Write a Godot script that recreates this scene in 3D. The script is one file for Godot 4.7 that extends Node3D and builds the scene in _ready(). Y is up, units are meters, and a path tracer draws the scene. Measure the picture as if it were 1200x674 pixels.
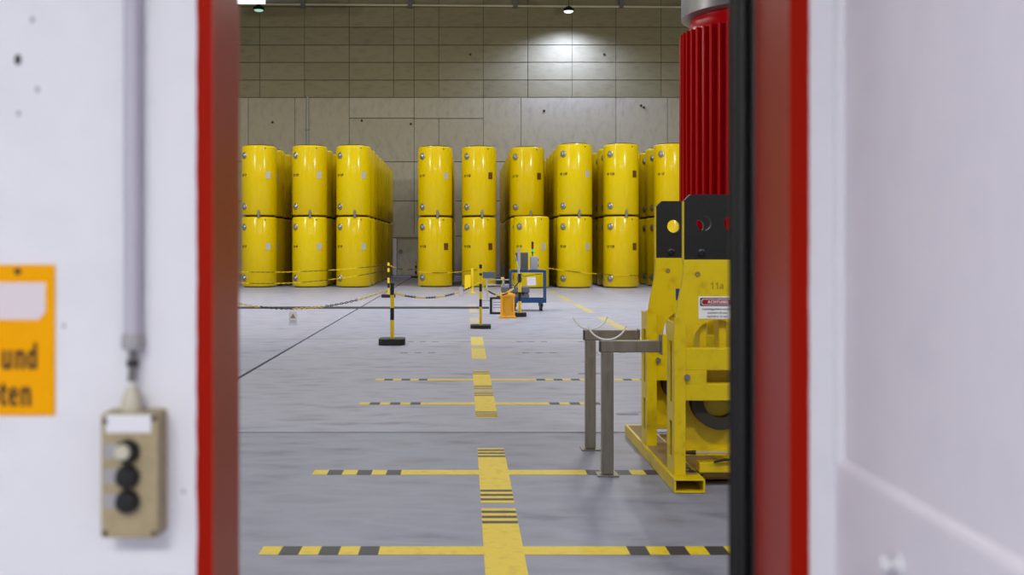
extends Node3D
# A doorway from a small white room into a cask storage hall. Camera stands at x = 0, z = 0; the hall runs towards -z.

const EYE := 1.6
const FOCAL := 1200.0   # focal length in pixels of a 1200 x 674 frame
const VX := 545.0       # vanishing point of the hall's long axis
const VY := 289.0
const HALL_END := -56.5
const CEIL := 15.9

var M := {}
var rng := RandomNumberGenerator.new()

# ------------------------------------------------------------------ mesh helpers
func begin() -> SurfaceTool:
	var st := SurfaceTool.new()
	st.begin(Mesh.PRIMITIVE_TRIANGLES)
	return st

func tri3(st: SurfaceTool, a: Vector3, b: Vector3, c: Vector3, na: Vector3, nb: Vector3, nc: Vector3) -> void:
	var g := (b - a).cross(c - a)
	if g.length_squared() < 1e-16:
		return
	var v := [a, b, c]
	var n := [na, nb, nc]
	if g.dot(na + nb + nc) > 0.0:
		v = [a, c, b]
		n = [na, nc, nb]
	for k in 3:
		st.set_normal(n[k])
		st.add_vertex(v[k])

func tri(st: SurfaceTool, a: Vector3, b: Vector3, c: Vector3, n: Vector3) -> void:
	tri3(st, a, b, c, n, n, n)

func quad(st: SurfaceTool, a: Vector3, b: Vector3, c: Vector3, d: Vector3, n: Vector3) -> void:
	tri(st, a, b, c, n)
	tri(st, a, c, d, n)

func box(st: SurfaceTool, lo: Vector3, hi: Vector3, bevel := 0.0, xf := Transform3D.IDENTITY) -> void:
	# a box with chamfered edges
	var c := (lo + hi) * 0.5
	var h := (hi - lo) * 0.5
	var b := minf(bevel, minf(h.x, minf(h.y, h.z)) * 0.49)
	var B := xf.basis
	for ax in 3:
		var u := (ax + 1) % 3
		var w := (ax + 2) % 3
		for s in [-1.0, 1.0]:
			var n := Vector3.ZERO
			n[ax] = s
			var p := []
			for q in [[-1, -1], [1, -1], [1, 1], [-1, 1]]:
				var v := Vector3.ZERO
				v[ax] = s * h[ax]
				v[u] = q[0] * (h[u] - b)
				v[w] = q[1] * (h[w] - b)
				p.append(xf * (c + v))
			quad(st, p[0], p[1], p[2], p[3], B * n)
	if b <= 0.0:
		return
	for ax in 3:
		var u := (ax + 1) % 3
		var w := (ax + 2) % 3
		for su in [-1.0, 1.0]:
			for sw in [-1.0, 1.0]:
				var p := []
				for q in [[-1, 0], [1, 0], [1, 1], [-1, 1]]:
					var v := Vector3.ZERO
					v[ax] = q[0] * (h[ax] - b)
					v[u] = su * (h[u] - (b if q[1] == 1 else 0.0))
					v[w] = sw * (h[w] - (b if q[1] == 0 else 0.0))
					p.append(xf * (c + v))
				var n := Vector3.ZERO
				n[u] = su
				n[w] = sw
				quad(st, p[0], p[1], p[2], p[3], B * n.normalized())
	for sx in [-1.0, 1.0]:
		for sy in [-1.0, 1.0]:
			for sz in [-1.0, 1.0]:
				var s := Vector3(sx, sy, sz)
				tri(st, xf * (c + s * Vector3(h.x, h.y - b, h.z - b)), xf * (c + s * Vector3(h.x - b, h.y, h.z - b)), xf * (c + s * Vector3(h.x - b, h.y - b, h.z)), (B * s).normalized())

func lathe(st: SurfaceTool, prof: Array, segs := 32, xf := Transform3D.IDENTITY, sharp := 0.6) -> void:
	# profile of Vector2(radius, height) from bottom to top, turned about y; corners sharper than `sharp` stay edges
	var nrm := []
	for i in prof.size() - 1:
		var d: Vector2 = prof[i + 1] - prof[i]
		nrm.append(Vector2(d.y, -d.x).normalized())
	for i in prof.size() - 1:
		var n0: Vector2 = nrm[i]
		var n1: Vector2 = nrm[i]
		if i > 0 and absf(n0.angle_to(nrm[i - 1])) < sharp:
			n0 = (n0 + nrm[i - 1]).normalized()
		if i < nrm.size() - 1 and absf(n1.angle_to(nrm[i + 1])) < sharp:
			n1 = (n1 + nrm[i + 1]).normalized()
		for k in segs:
			var a0 := TAU * k / segs
			var a1 := TAU * (k + 1) / segs
			var c0 := Vector3(sin(a0), 0, cos(a0))
			var c1 := Vector3(sin(a1), 0, cos(a1))
			var p: Vector2 = prof[i]
			var q: Vector2 = prof[i + 1]
			var A := xf * (c0 * p.x + Vector3.UP * p.y)
			var Bv := xf * (c1 * p.x + Vector3.UP * p.y)
			var C := xf * (c1 * q.x + Vector3.UP * q.y)
			var D := xf * (c0 * q.x + Vector3.UP * q.y)
			var na := (xf.basis * (c0 * n0.x + Vector3.UP * n0.y)).normalized()
			var nb := (xf.basis * (c1 * n0.x + Vector3.UP * n0.y)).normalized()
			var nc := (xf.basis * (c1 * n1.x + Vector3.UP * n1.y)).normalized()
			var nd := (xf.basis * (c0 * n1.x + Vector3.UP * n1.y)).normalized()
			tri3(st, A, Bv, C, na, nb, nc)
			tri3(st, A, C, D, na, nc, nd)

func upto(dir: Vector3, origin := Vector3.ZERO) -> Transform3D:
	# a transform that turns +y towards dir
	var y := dir.normalized()
	var x := Vector3.RIGHT if absf(y.x) < 0.9 else Vector3.BACK
	x = (x - y * x.dot(y)).normalized()
	return Transform3D(Basis(x, y, x.cross(y)), origin)

func rod(st: SurfaceTool, a: Vector3, b: Vector3, r: float, segs := 12, r2 := -1.0) -> void:
	var L := (b - a).length()
	var e := r if r2 < 0.0 else r2
	lathe(st, [Vector2(0, 0), Vector2(r, 0), Vector2(e, L), Vector2(0, L)], segs, upto(b - a, a))

func tube(st: SurfaceTool, pts: Array, r: float, segs := 8, from := 0, to := -1) -> void:
	var rings := []
	for i in pts.size():
		var d: Vector3 = (pts[mini(i + 1, pts.size() - 1)] - pts[maxi(i - 1, 0)]).normalized()
		var up := Vector3.UP if absf(d.y) < 0.9 else Vector3.RIGHT
		var x := d.cross(up).normalized()
		var y := x.cross(d).normalized()
		var ring := []
		for k in segs:
			ring.append(x * cos(TAU * k / segs) + y * sin(TAU * k / segs))
		rings.append(ring)
	var last := pts.size() - 1 if to < 0 else to
	for i in range(from, last):
		for k in segs:
			var l := (k + 1) % segs
			var a: Vector3 = rings[i][k]
			var b: Vector3 = rings[i][l]
			var c: Vector3 = rings[i + 1][l]
			var d: Vector3 = rings[i + 1][k]
			tri3(st, pts[i] + a * r, pts[i] + b * r, pts[i + 1] + c * r, a, b, c)
			tri3(st, pts[i] + a * r, pts[i + 1] + c * r, pts[i + 1] + d * r, a, c, d)
	for e in [from, last]:
		var n: Vector3 = (pts[from] - pts[from + 1] if e == from else pts[last] - pts[last - 1]).normalized()
		for k in segs:
			tri(st, pts[e], pts[e] + rings[e][k] * r, pts[e] + rings[e][(k + 1) % segs] * r, n)

func extrude(st: SurfaceTool, poly: PackedVector2Array, z0: float, z1: float, cuts := [], xf := Transform3D.IDENTITY) -> void:
	# a polygon in the xy plane given depth from z0 to z1; edges that lie on x = one of cuts get no wall
	var idx := Geometry2D.triangulate_polygon(poly)
	for s in 2:
		var z := z0 if s == 0 else z1
		var n := xf.basis * Vector3(0, 0, signf(z - (z0 + z1) * 0.5))
		for t in range(0, idx.size(), 3):
			var v := []
			for k in 3:
				var p := poly[idx[t + k]]
				v.append(xf * Vector3(p.x, p.y, z))
			tri(st, v[0], v[1], v[2], n)
	var ccw := not Geometry2D.is_polygon_clockwise(poly)
	for i in poly.size():
		var p := poly[i]
		var q := poly[(i + 1) % poly.size()]
		var skip := false
		for c in cuts:
			if absf(p.x - c) < 1e-5 and absf(q.x - c) < 1e-5:
				skip = true
		if skip:
			continue
		var d := (q - p).normalized()
		var n2 := Vector2(d.y, -d.x) if ccw else Vector2(-d.y, d.x)
		quad(st, xf * Vector3(p.x, p.y, z0), xf * Vector3(q.x, q.y, z0), xf * Vector3(q.x, q.y, z1), xf * Vector3(p.x, p.y, z1), xf.basis * Vector3(n2.x, n2.y, 0))

func arc(c: Vector2, r: float, a0: float, a1: float, n: int) -> PackedVector2Array:
	var out := PackedVector2Array()
	for i in n + 1:
		var a := deg_to_rad(lerpf(a0, a1, float(i) / n))
		out.append(c + Vector2(cos(a), sin(a)) * r)
	return out

func round_rect(lo: Vector2, hi: Vector2, r: float, n := 5) -> PackedVector2Array:
	var p := arc(Vector2(hi.x - r, hi.y - r), r, 0, 90, n)
	p.append_array(arc(Vector2(lo.x + r, hi.y - r), r, 90, 180, n))
	p.append_array(arc(Vector2(lo.x + r, lo.y + r), r, 180, 270, n))
	p.append_array(arc(Vector2(hi.x - r, lo.y + r), r, 270, 360, n))
	return p

# ------------------------------------------------------------------ scene helpers
func part(called: String, st, m: Material, parent: Node = self, at := Vector3.ZERO) -> MeshInstance3D:
	var o := MeshInstance3D.new()
	o.name = called
	o.mesh = st.commit() if st is SurfaceTool else st
	o.material_override = m
	o.position = at
	o.cast_shadow = GeometryInstance3D.SHADOW_CASTING_SETTING_ON
	parent.add_child(o, true)
	return o

func numbered(called: String) -> String:
	if not has_node(NodePath(called)):
		return called
	var k := 1
	while has_node(NodePath("%s_%03d" % [called, k])):
		k += 1
	return "%s_%03d" % [called, k]

func tag(o: Node, label: String, category := "", group := "") -> void:
	o.set_meta("label", label)
	if category != "":
		o.set_meta("category", category)
	if group != "":
		o.set_meta("group", group)

func thing(called: String, label: String, category: String, at := Vector3.ZERO, group := "") -> Node3D:
	var o := Node3D.new()
	o.name = numbered(called)
	add_child(o)
	o.position = at
	tag(o, label, category, group)
	return o

func structure(called: String, st, m: Material, parent: Node = self, at := Vector3.ZERO) -> MeshInstance3D:
	var o := part(called, st, m, parent, at)
	if parent == self:
		o.set_meta("kind", "structure")
	return o

func words(called: String, s: String, height: float, m: Material, parent: Node, at: Vector3, wide := 1.0, turn := 0.0, font := "Droid Sans", depth := 0.002) -> MeshInstance3D:
	var t := TextMesh.new()
	var f := SystemFont.new()
	f.font_names = PackedStringArray([font])
	f.font_weight = 700
	t.font = f
	t.text = s
	t.font_size = 32
	t.pixel_size = height / 23.0      # capital height
	t.depth = depth
	var o := part(called, t, m, parent, at)
	o.rotation.y = turn
	o.scale = Vector3(wide, 1, 1)
	return o

func ground(px: float, py: float) -> Vector3:
	# the point of the floor seen at a pixel of the photograph (used to measure the hall)
	var z := FOCAL * EYE / (py - VY)
	return Vector3((px - VX) * z / FOCAL, 0, -z)

func seen(px: float, py: float, z: float) -> Vector3:
	return Vector3((px - VX) * z / FOCAL, EYE - (py - VY) * z / FOCAL, -z)

# ------------------------------------------------------------------ materials
func flat(c: Color, rough := 0.6, metal := 0.0) -> StandardMaterial3D:
	var m := StandardMaterial3D.new()
	m.albedo_color = c
	m.roughness = rough
	m.metallic = metal
	return m

func noise_tex(freq: float, colors: Array, seed_ := 1, size := 512, octaves := 5, kind := FastNoiseLite.TYPE_SIMPLEX_SMOOTH) -> NoiseTexture2D:
	var n := FastNoiseLite.new()
	n.noise_type = kind
	n.seed = seed_
	n.frequency = freq
	n.fractal_octaves = octaves
	var t := NoiseTexture2D.new()
	t.width = size
	t.height = size
	t.seamless = true
	t.noise = n
	var g := Gradient.new()
	g.offsets = PackedFloat32Array(range(colors.size()).map(func(i): return float(i) / (colors.size() - 1)))
	g.colors = PackedColorArray(colors)
	t.color_ramp = g
	return t

func bump_tex(freq: float, strength: float, seed_ := 3, size := 512) -> NoiseTexture2D:
	var n := FastNoiseLite.new()
	n.seed = seed_
	n.frequency = freq
	n.fractal_octaves = 4
	var t := NoiseTexture2D.new()
	t.width = size
	t.height = size
	t.seamless = true
	t.as_normal_map = true
	t.bump_strength = strength
	t.noise = n
	return t

func tri_mat(base: Color, tex: Texture2D, scale: Vector3, rough: float, bump: Texture2D = null, depth := 0.5, world := true) -> StandardMaterial3D:
	var m := flat(base, rough)
	m.albedo_texture = tex
	m.uv1_triplanar = true
	m.uv1_world_triplanar = world
	m.uv1_scale = scale
	if bump:
		m.normal_enabled = true
		m.normal_texture = bump
		m.normal_scale = depth
	return m

func materials() -> void:
	var blotch := noise_tex(0.006, [Color(0.90, 0.90, 0.90), Color(0.97, 0.97, 0.97), Color(1, 1, 1), Color(0.94, 0.94, 0.945)], 11, 1024, 5)
	var pores := bump_tex(0.03, 2.0, 5)
	M.floor = []
	for k in 4:
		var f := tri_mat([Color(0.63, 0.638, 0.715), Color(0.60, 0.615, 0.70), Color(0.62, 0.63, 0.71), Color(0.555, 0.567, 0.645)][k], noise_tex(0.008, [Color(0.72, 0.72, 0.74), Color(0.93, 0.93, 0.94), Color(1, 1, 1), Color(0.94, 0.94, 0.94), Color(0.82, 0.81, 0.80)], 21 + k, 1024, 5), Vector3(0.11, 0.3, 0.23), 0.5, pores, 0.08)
		M.floor.append(f)
	M.concrete = []
	M.board = []
	for k in 4:
		var c: Color = [Color(0.735, 0.71, 0.62), Color(0.72, 0.695, 0.60), Color(0.75, 0.725, 0.64), Color(0.73, 0.70, 0.605)][k]
		M.concrete.append(tri_mat(c, blotch, Vector3(0.31, 0.17, 0.31), 0.85, pores, 0.2))
		c = [Color(0.605, 0.58, 0.455), Color(0.59, 0.565, 0.44), Color(0.615, 0.59, 0.468), Color(0.60, 0.572, 0.445)][k]
		M.board.append(tri_mat(c, blotch, Vector3(0.15, 0.4, 0.15), 0.85, pores, 0.2))
	M.joint = flat(Color(0.30, 0.29, 0.25), 0.95)
	M.joint_dark = flat(Color(0.10, 0.10, 0.11), 0.8)
	M.ceiling = tri_mat(Color(0.42, 0.40, 0.34), blotch, Vector3(0.2, 0.2, 0.2), 0.9)
	var plaster := noise_tex(0.01, [Color(0.98, 0.98, 0.985), Color(1, 1, 1), Color(0.985, 0.985, 0.99)], 41, 512, 4)
	M.plaster = tri_mat(Color(0.87, 0.87, 0.89), plaster, Vector3(1.2, 1.2, 1.2), 0.75, bump_tex(0.02, 1.0, 42), 0.08)
	M.side_plaster = tri_mat(Color(0.91, 0.895, 0.93), plaster, Vector3(1.0, 1.0, 1.0), 0.6, bump_tex(0.02, 3.0, 43), 0.08)
	M.red_paint = flat(Color(0.60, 0.075, 0.0), 0.6)
	M.red_paint.metallic_specular = 0.2
	M.red_gloss = flat(Color(0.62, 0.15, 0.08), 0.34)
	M.red_gloss.metallic_specular = 0.4
	M.rubber = flat(Color(0.025, 0.025, 0.027), 0.55)
	M.conduit = flat(Color(0.70, 0.69, 0.74), 0.45)
	M.box_beige = tri_mat(Color(0.66, 0.60, 0.46), noise_tex(0.03, [Color(0.9, 0.9, 0.9), Color(1, 1, 1)], 8, 256, 3), Vector3(6, 6, 6), 0.5)
	M.gland = flat(Color(0.74, 0.72, 0.64), 0.5)
	M.tag_white = flat(Color(0.86, 0.86, 0.88), 0.5)
	M.tag_grey = flat(Color(0.62, 0.61, 0.62), 0.5)
	M.black = flat(Color(0.03, 0.03, 0.032), 0.45)
	M.ink = flat(Color(0.05, 0.04, 0.03), 0.7)
	M.sign_yellow = flat(Color(0.93, 0.645, 0.0), 0.6)
	M.sign_yellow.metallic_specular = 0.2
	M.sticker = flat(Color(0.84, 0.80, 0.82), 0.6)
	# casks
	var wear := noise_tex(0.012, [Color(0.975, 0.97, 0.96), Color(1, 1, 1), Color(1, 0.995, 0.99)], 51, 512, 5)
	M.cask = []
	for k in 3:
		M.cask.append(tri_mat([Color(0.84, 0.73, 0.0), Color(0.825, 0.715, 0.0), Color(0.845, 0.745, 0.0)][k], wear, Vector3(0.8, 0.4, 0.8), 0.18, null, 0.5, false))
		M.cask[k].metallic_specular = 0.4
	M.cask_foot = flat(Color(0.06, 0.05, 0.04), 0.7)
	M.steel = flat(Color(0.62, 0.63, 0.65), 0.32, 0.85)
	M.steel_dull = flat(Color(0.50, 0.50, 0.49), 0.5, 0.5)
	M.plate_light = flat(Color(0.74, 0.73, 0.72), 0.4, 0.3)
	M.plate_dark = flat(Color(0.36, 0.20, 0.09), 0.5)
	M.stencil = flat(Color(0.28, 0.18, 0.03), 0.6)
	# tapes and chains
	M.tape = tri_mat(Color(0.90, 0.785, 0.10), noise_tex(0.02, [Color(0.9, 0.89, 0.87), Color(1, 1, 1), Color(0.97, 0.965, 0.95)], 61, 512, 5), Vector3(0.9, 0.9, 0.9), 0.5)
	M.tape_patchy = tri_mat(Color(0.76, 0.71, 0.46), noise_tex(0.03, [Color(0.85, 0.87, 1.0), Color(0.93, 0.93, 1.0), Color(1, 1, 0.8)], 64, 512, 4), Vector3(0.9, 0.9, 0.9), 0.55)
	M.tape_worn = tri_mat(Color(0.845, 0.765, 0.35), noise_tex(0.02, [Color(0.85, 0.85, 0.88), Color(1, 1, 1), Color(0.9, 0.9, 0.92)], 62, 512, 5), Vector3(0.9, 0.9, 0.9), 0.55)
	M.tape_pale = tri_mat(Color(0.69, 0.675, 0.60), noise_tex(0.02, [Color(0.9, 0.9, 0.92), Color(1, 1, 1)], 63, 512, 5), Vector3(0.9, 0.9, 0.9), 0.55)
	M.tape_black = flat(Color(0.17, 0.17, 0.2), 0.55)
	M.tape_grey = flat(Color(0.42, 0.42, 0.46), 0.55)
	M.post_yellow = flat(Color(0.91, 0.78, 0.0), 0.4)
	M.post_black = flat(Color(0.035, 0.035, 0.04), 0.5)
	# stand and barriers
	var grime := noise_tex(0.014, [Color(0.88, 0.85, 0.78), Color(0.98, 0.975, 0.965), Color(1, 1, 1), Color(0.985, 0.98, 0.965)], 71, 512, 6)
	M.frame_yellow = tri_mat(Color(0.87, 0.76, 0.0), grime, Vector3(0.9, 0.9, 0.9), 0.38)
	M.punched = flat(Color(0.68, 0.57, 0.02), 0.6)
	M.frame_deck = tri_mat(Color(0.60, 0.50, 0.30), grime, Vector3(1.5, 1.5, 1.5), 0.75)
	M.plate_black = tri_mat(Color(0.105, 0.108, 0.112), noise_tex(0.02, [Color(0.55, 0.55, 0.55), Color(0.62, 0.62, 0.62), Color(0.7, 0.7, 0.7), Color(1.0, 0.99, 0.96)], 72, 512, 6), Vector3(2, 2, 2), 0.5)
	M.ring_dark = flat(Color(0.19, 0.165, 0.115), 0.6)
	M.stainless = tri_mat(Color(0.53, 0.51, 0.475), noise_tex(0.01, [Color(0.85, 0.83, 0.8), Color(1, 1, 1), Color(0.92, 0.9, 0.88)], 73, 256, 3), Vector3(3, 0.6, 3), 0.42, null, 0.5, true)
	M.stainless.metallic = 0.35
	M.white_hose = flat(Color(0.88, 0.88, 0.88), 0.35)
	M.blue_mark = flat(Color(0.02, 0.19, 0.48), 0.5)
	M.sign_navy = flat(Color(0.03, 0.035, 0.10), 0.4)
	M.sign_red = flat(Color(0.62, 0.02, 0.04), 0.4)
	M.sign_white = flat(Color(0.92, 0.93, 0.96), 0.4)
	# far cask
	M.fin_red = flat(Color(0.68, 0.005, 0.045), 0.3)
	M.fin_red.metallic_specular = 0.25
	M.cask_grey = flat(Color(0.50, 0.50, 0.51), 0.35, 0.5)
	# cart and small gear
	M.cart_blue = flat(Color(0.06, 0.27, 0.48), 0.4)
	M.grey_panel = flat(Color(0.40, 0.40, 0.40), 0.5)
	M.grey_case = flat(Color(0.33, 0.335, 0.36), 0.5)
	M.light_grey = flat(Color(0.66, 0.67, 0.71), 0.45)
	M.paper = flat(Color(0.93, 0.93, 0.97), 0.7)
	M.bin_orange = flat(Color(0.89, 0.62, 0.0), 0.4)
	M.lamp_red = flat(Color(0.55, 0.03, 0.02), 0.25)
	M.lamp_green = flat(Color(0.10, 0.75, 0.30), 0.25)
	M.lamp_green.emission_enabled = true
	M.lamp_green.emission = Color(0.1, 1.0, 0.45)
	M.lamp_green.emission_energy_multiplier = 0.35
	M.screen = flat(Color(0.30, 0.36, 0.42), 0.2)
	M.pipe_pale = flat(Color(0.86, 0.84, 0.74), 0.5)
	M.fitting = flat(Color(0.05, 0.05, 0.055), 0.5)
	M.fitting_grey = flat(Color(0.45, 0.44, 0.47), 0.5)
	M.glow = flat(Color(1, 1, 1), 0.5)
	M.glow.emission_enabled = true
	M.glow.emission = Color(0.93, 0.96, 1.0)
	M.glow.emission_energy_multiplier = 3.0
	M.glow_soft = flat(Color(0.75, 0.85, 0.8), 0.5)
	M.glow_soft.emission_enabled = true
	M.glow_soft.emission = Color(0.7, 0.95, 0.85)
	M.glow_soft.emission_energy_multiplier = 0.6

# ------------------------------------------------------------------ lights
func area(called: String, at: Vector3, size: Vector2, energy: float, color: Color, tilt := -90.0) -> void:
	var l := AreaLight3D.new()
	l.name = called
	l.area_size = size
	l.area_normalize_energy = true
	l.light_energy = energy
	l.light_color = color
	l.area_range = 80.0
	l.area_attenuation = 2.0
	l.shadow_enabled = true
	l.position = at
	l.rotation_degrees.x = tilt
	add_child(l, true)

# x, z and strength of the strip lamps
const STRIPS := [[-11.0, -6.0, 3.0], [-2.7, -6.0, 3.0], [5.6, -6.0, 3.0], [-11.0, -24.0, 62.0], [-2.7, -24.0, 62.0], [5.6, -24.0, 62.0], [-11.0, -32.0, 74.0], [-2.7, -32.0, 30.0], [5.6, -32.0, 66.0], [-2.7, -45.6, 14.0], [5.6, -45.6, 26.0]]
const FLOODS := [[-6.0, 23.0], [0.6, 23.0], [7.0, 23.0]]
const SIDE_FLOODS := [[-15.2, 8.5, -19.0, 88.0], [12.2, 8.5, -19.0, 98.0]]
const SIDE_AIM := Vector3(0, 3.0, -40.0)

func _ready() -> void:
	rng.seed = 7
	# --- camera: level, with the lens shifted so that the hall's vanishing point falls where the photograph has it
	var cam := Camera3D.new()
	cam.name = "camera"
	var att := CameraAttributesPhysical.new()
	att.frustum_focal_length = 35.0
	att.frustum_focus_distance = 17.0
	att.frustum_near = 0.05
	att.frustum_far = 200.0
	att.exposure_aperture = 3.6
	cam.attributes = att
	cam.projection = Camera3D.PROJECTION_FRUSTUM
	cam.near = 0.05
	cam.far = 200.0
	cam.size = 0.05 * 674.0 / FOCAL
	cam.frustum_offset = Vector2(0.05 * (600.0 - VX) / FOCAL, -0.05 * (337.0 - VY) / FOCAL)
	cam.keep_aspect = Camera3D.KEEP_HEIGHT
	cam.position = Vector3(0, EYE, 0)
	add_child(cam)
	cam.current = true
	# --- surroundings: an enclosed hall, so the sky is a plain dark one
	var we := WorldEnvironment.new()
	we.name = "surroundings"
	var env := Environment.new()
	env.background_mode = Environment.BG_COLOR
	env.background_color = Color(0.02, 0.02, 0.02)
	env.tonemap_mode = Environment.TONE_MAPPER_LINEAR
	env.tonemap_exposure = 1.0
	env.sdfgi_enabled = true
	env.ssao_enabled = true
	env.ssil_enabled = true
	we.environment = env
	add_child(we)
	# --- lamps: strips of light high in the hall, a wall lamp, and the small room's own ceiling panel
	var tone := Color(1.0, 0.995, 0.985)
	for s in STRIPS:
		area("hall_strip_light", Vector3(s[0], 13.38, s[1]), Vector2(0.35, 5.8), s[2], tone)
	for f in FLOODS:
		area("flood_light", Vector3(f[0], 6.95, -1.72), Vector2(1.1, 0.5), f[1], tone, -18.0)
	for f in SIDE_FLOODS:
		area("side_flood_light", Vector3(f[0], f[1], f[2]), Vector2(1.1, 0.5), f[3], tone)
		(get_child(-1) as Node3D).look_at_from_position(Vector3(f[0], f[1], f[2]), SIDE_AIM)
	area("far_strip_light", Vector3(-11.1, 13.0, -48.0), Vector2(3.4, 0.35), 8.0, tone)
	var spot := SpotLight3D.new()
	spot.name = "wall_lamp_light"
	spot.position = Vector3(5.53, 14.02, -54.7)
	spot.rotation_degrees = Vector3(-90, 0, 0)
	spot.spot_angle = 76
	spot.spot_angle_attenuation = 0.7
	spot.light_energy = 66.0
	spot.light_color = Color(0.735, 0.785, 1.0)
	spot.light_size = 0.2
	spot.spot_range = 60.0
	spot.spot_attenuation = 2.0
	spot.shadow_enabled = true
	add_child(spot)
	area("room_panel_light", Vector3(-0.75, 2.74, 0.9), Vector2(1.2, 0.6), 6.1, Color(0.98, 0.975, 0.965))
	materials()
	hall_shell()
	front_room()
	door_parts()
	room_things()
	floor_markings()
	casks()
	finned_cask()
	lifting_stand()
	guard_arms()
	barrier_posts()
	cart_group()
	lamps_and_pipes()

# ------------------------------------------------------------------ the hall
func hall_shell() -> void:
	# floor slabs with recessed joints
	var xs := [-16.0, -2.76, 13.0]
	var zs := [0.0 - 1.43, -8.81, -17.75, -26.67, -35.6, -44.5, HALL_END - 0.3]
	var st := begin()
	box(st, Vector3(-16.0, -0.30, HALL_END - 0.3), Vector3(13.0, -0.03, -1.43))
	var fl := structure("floor", st, M.joint_dark)
	for i in xs.size() - 1:
		for j in zs.size() - 1:
			var g0 := 0.035 if j == 3 else (0.03 if j == 1 else 0.016)
			var g1 := 0.035 if j == 2 else (0.02 if j == 0 else 0.016)
			st = begin()
			box(st, Vector3(xs[i] + 0.025, -0.035, zs[j + 1] + g1), Vector3(xs[i + 1] - 0.025, 0.0, zs[j] - g0), 0.004)
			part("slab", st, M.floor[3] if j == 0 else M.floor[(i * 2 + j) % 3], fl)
	# back wall: board-marked panels standing a little proud of their joints
	st = begin()
	box(st, Vector3(-16.0, 0, HALL_END - 0.4), Vector3(13.0, CEIL, HALL_END))
	var wb := structure("wall_back", st, M.joint)
	var k := FOCAL / -HALL_END
	var row_px := [-14.0, 8.0, 32.0, 52.9, 73.2, 94.0, 114.3]
	var tops := []
	for r in row_px:
		tops.append(EYE + (VY - r) / k)
	for r in row_px.size() - 1:
		var px := 200.0 + (26.0 if r % 2 else 0.0)
		var edges := []
		for q in [201.0, 253.0, 304.5, 357.0, 409.3, 461.3, 485.3, 514.2, 566.3, 618.4, 670.4, 721.8, 774.6, 827.0, 879.0]:
			edges.append((q - VX) / k)
		for e in edges.size() - 1:
			panel(wb, Vector2(edges[e], tops[r + 1]), Vector2(edges[e + 1], tops[r]), 0.012, M.board)
	# the lower, larger panels
	var low := [[201.0, 291.0, 114.3, 189.7], [291.0, 345.7, 114.3, 189.7], [345.7, 409.3, 114.3, 189.7], [409.3, 485.3, 138.5, 189.7], [409.3, 485.3, 114.3, 138.5], [485.3, 566.3, 114.3, 139.0], [485.3, 514.2, 139.0, 189.7], [514.2, 566.3, 139.0, 189.7], [566.3, 610.5, 114.3, 189.7], [610.5, 721.8, 114.3, 189.7], [721.8, 782.0, 114.3, 189.7], [782.0, 879.0, 114.3, 189.7],
		[201.0, 291.0, 189.7, 235.7], [291.0, 345.7, 189.7, 235.7], [345.7, 409.3, 189.7, 235.7], [409.3, 485.3, 189.7, 235.7], [485.3, 566.3, 189.7, 235.7], [566.3, 610.5, 189.7, 235.7], [610.5, 721.8, 189.7, 235.7], [721.8, 879.0, 189.7, 235.7],
		[201.0, 345.7, 235.7, 322.9], [345.7, 446.0, 235.7, 322.9], [446.0, 485.3, 235.7, 277.0], [485.3, 566.3, 235.7, 277.0], [500.0, 566.3, 277.0, 322.9], [566.3, 610.5, 235.7, 322.9], [610.5, 721.8, 235.7, 322.9], [721.8, 879.0, 235.7, 322.9]]
	for l in low:
		panel(wb, Vector2((l[0] - VX) / k, EYE + (VY - l[3]) / k), Vector2((l[1] - VX) / k, EYE + (VY - l[2]) / k), 0.012, M.concrete)
	# form-tie holes
	for h in [[319.5, 143.5], [424.0, 141.5], [481.5, 145.5], [751.0, 124.0], [754.5, 126.0], [551.0, 64.0], [708.0, 64.0], [637.5, 130.0]]:
		st = begin()
		lathe(st, [Vector2(0.07, -0.01), Vector2(0.07, 0.035), Vector2(0.045, 0.035), Vector2(0.04, 0.01), Vector2(0, 0.01)], 10, upto(Vector3(0, 0, 1), Vector3((h[0] - VX) / k, EYE + (VY - h[1]) / k, HALL_END + 0.03)))
		part("tie_hole", st, M.joint, wb)
	# side walls, front wall (with the door opening) and ceiling
	st = begin()
	box(st, Vector3(-16.3, 0, HALL_END - 0.4), Vector3(-16.0, CEIL, -1.28))
	structure("wall_left", st, M.concrete[0])
	st = begin()
	box(st, Vector3(13.0, 0, HALL_END - 0.4), Vector3(13.3, CEIL, -1.28))
	structure("wall_right", st, M.concrete[1])
	st = begin()
	box(st, Vector3(-16.3, CEIL, HALL_END - 0.4), Vector3(13.3, CEIL + 0.3, -1.0))
	structure("ceiling", st, M.ceiling)
	# low gate in the back wall between the cask rows
	var gate := Node3D.new()
	gate.name = "door_2"
	gate.set_meta("kind", "structure")
	gate.position = Vector3((472.0 - VX) / k, 0, HALL_END + 0.05)
	add_child(gate)
	st = begin()
	box(st, Vector3(-0.32, 0.02, 0.0), Vector3(1.25, 2.10, 0.05), 0.01)
	part("leaf", st, M.concrete[2], gate)
	st = begin()
	box(st, Vector3(-0.62, 0.02, 0.0), Vector3(-0.34, 2.06, 0.16), 0.01)
	part("jamb", st, M.tag_white, gate)
	st = begin()
	box(st, Vector3(-0.64, 2.10, 0.0), Vector3(1.27, 2.30, 0.16), 0.01)
	part("lintel", st, M.concrete[3], gate)
	st = begin()
	rod(st, Vector3(-0.11, 1.33, 0.05), Vector3(-0.11, 1.33, 0.11), 0.12, 16)
	part("lock_disc", st, M.steel_dull, gate)

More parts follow.
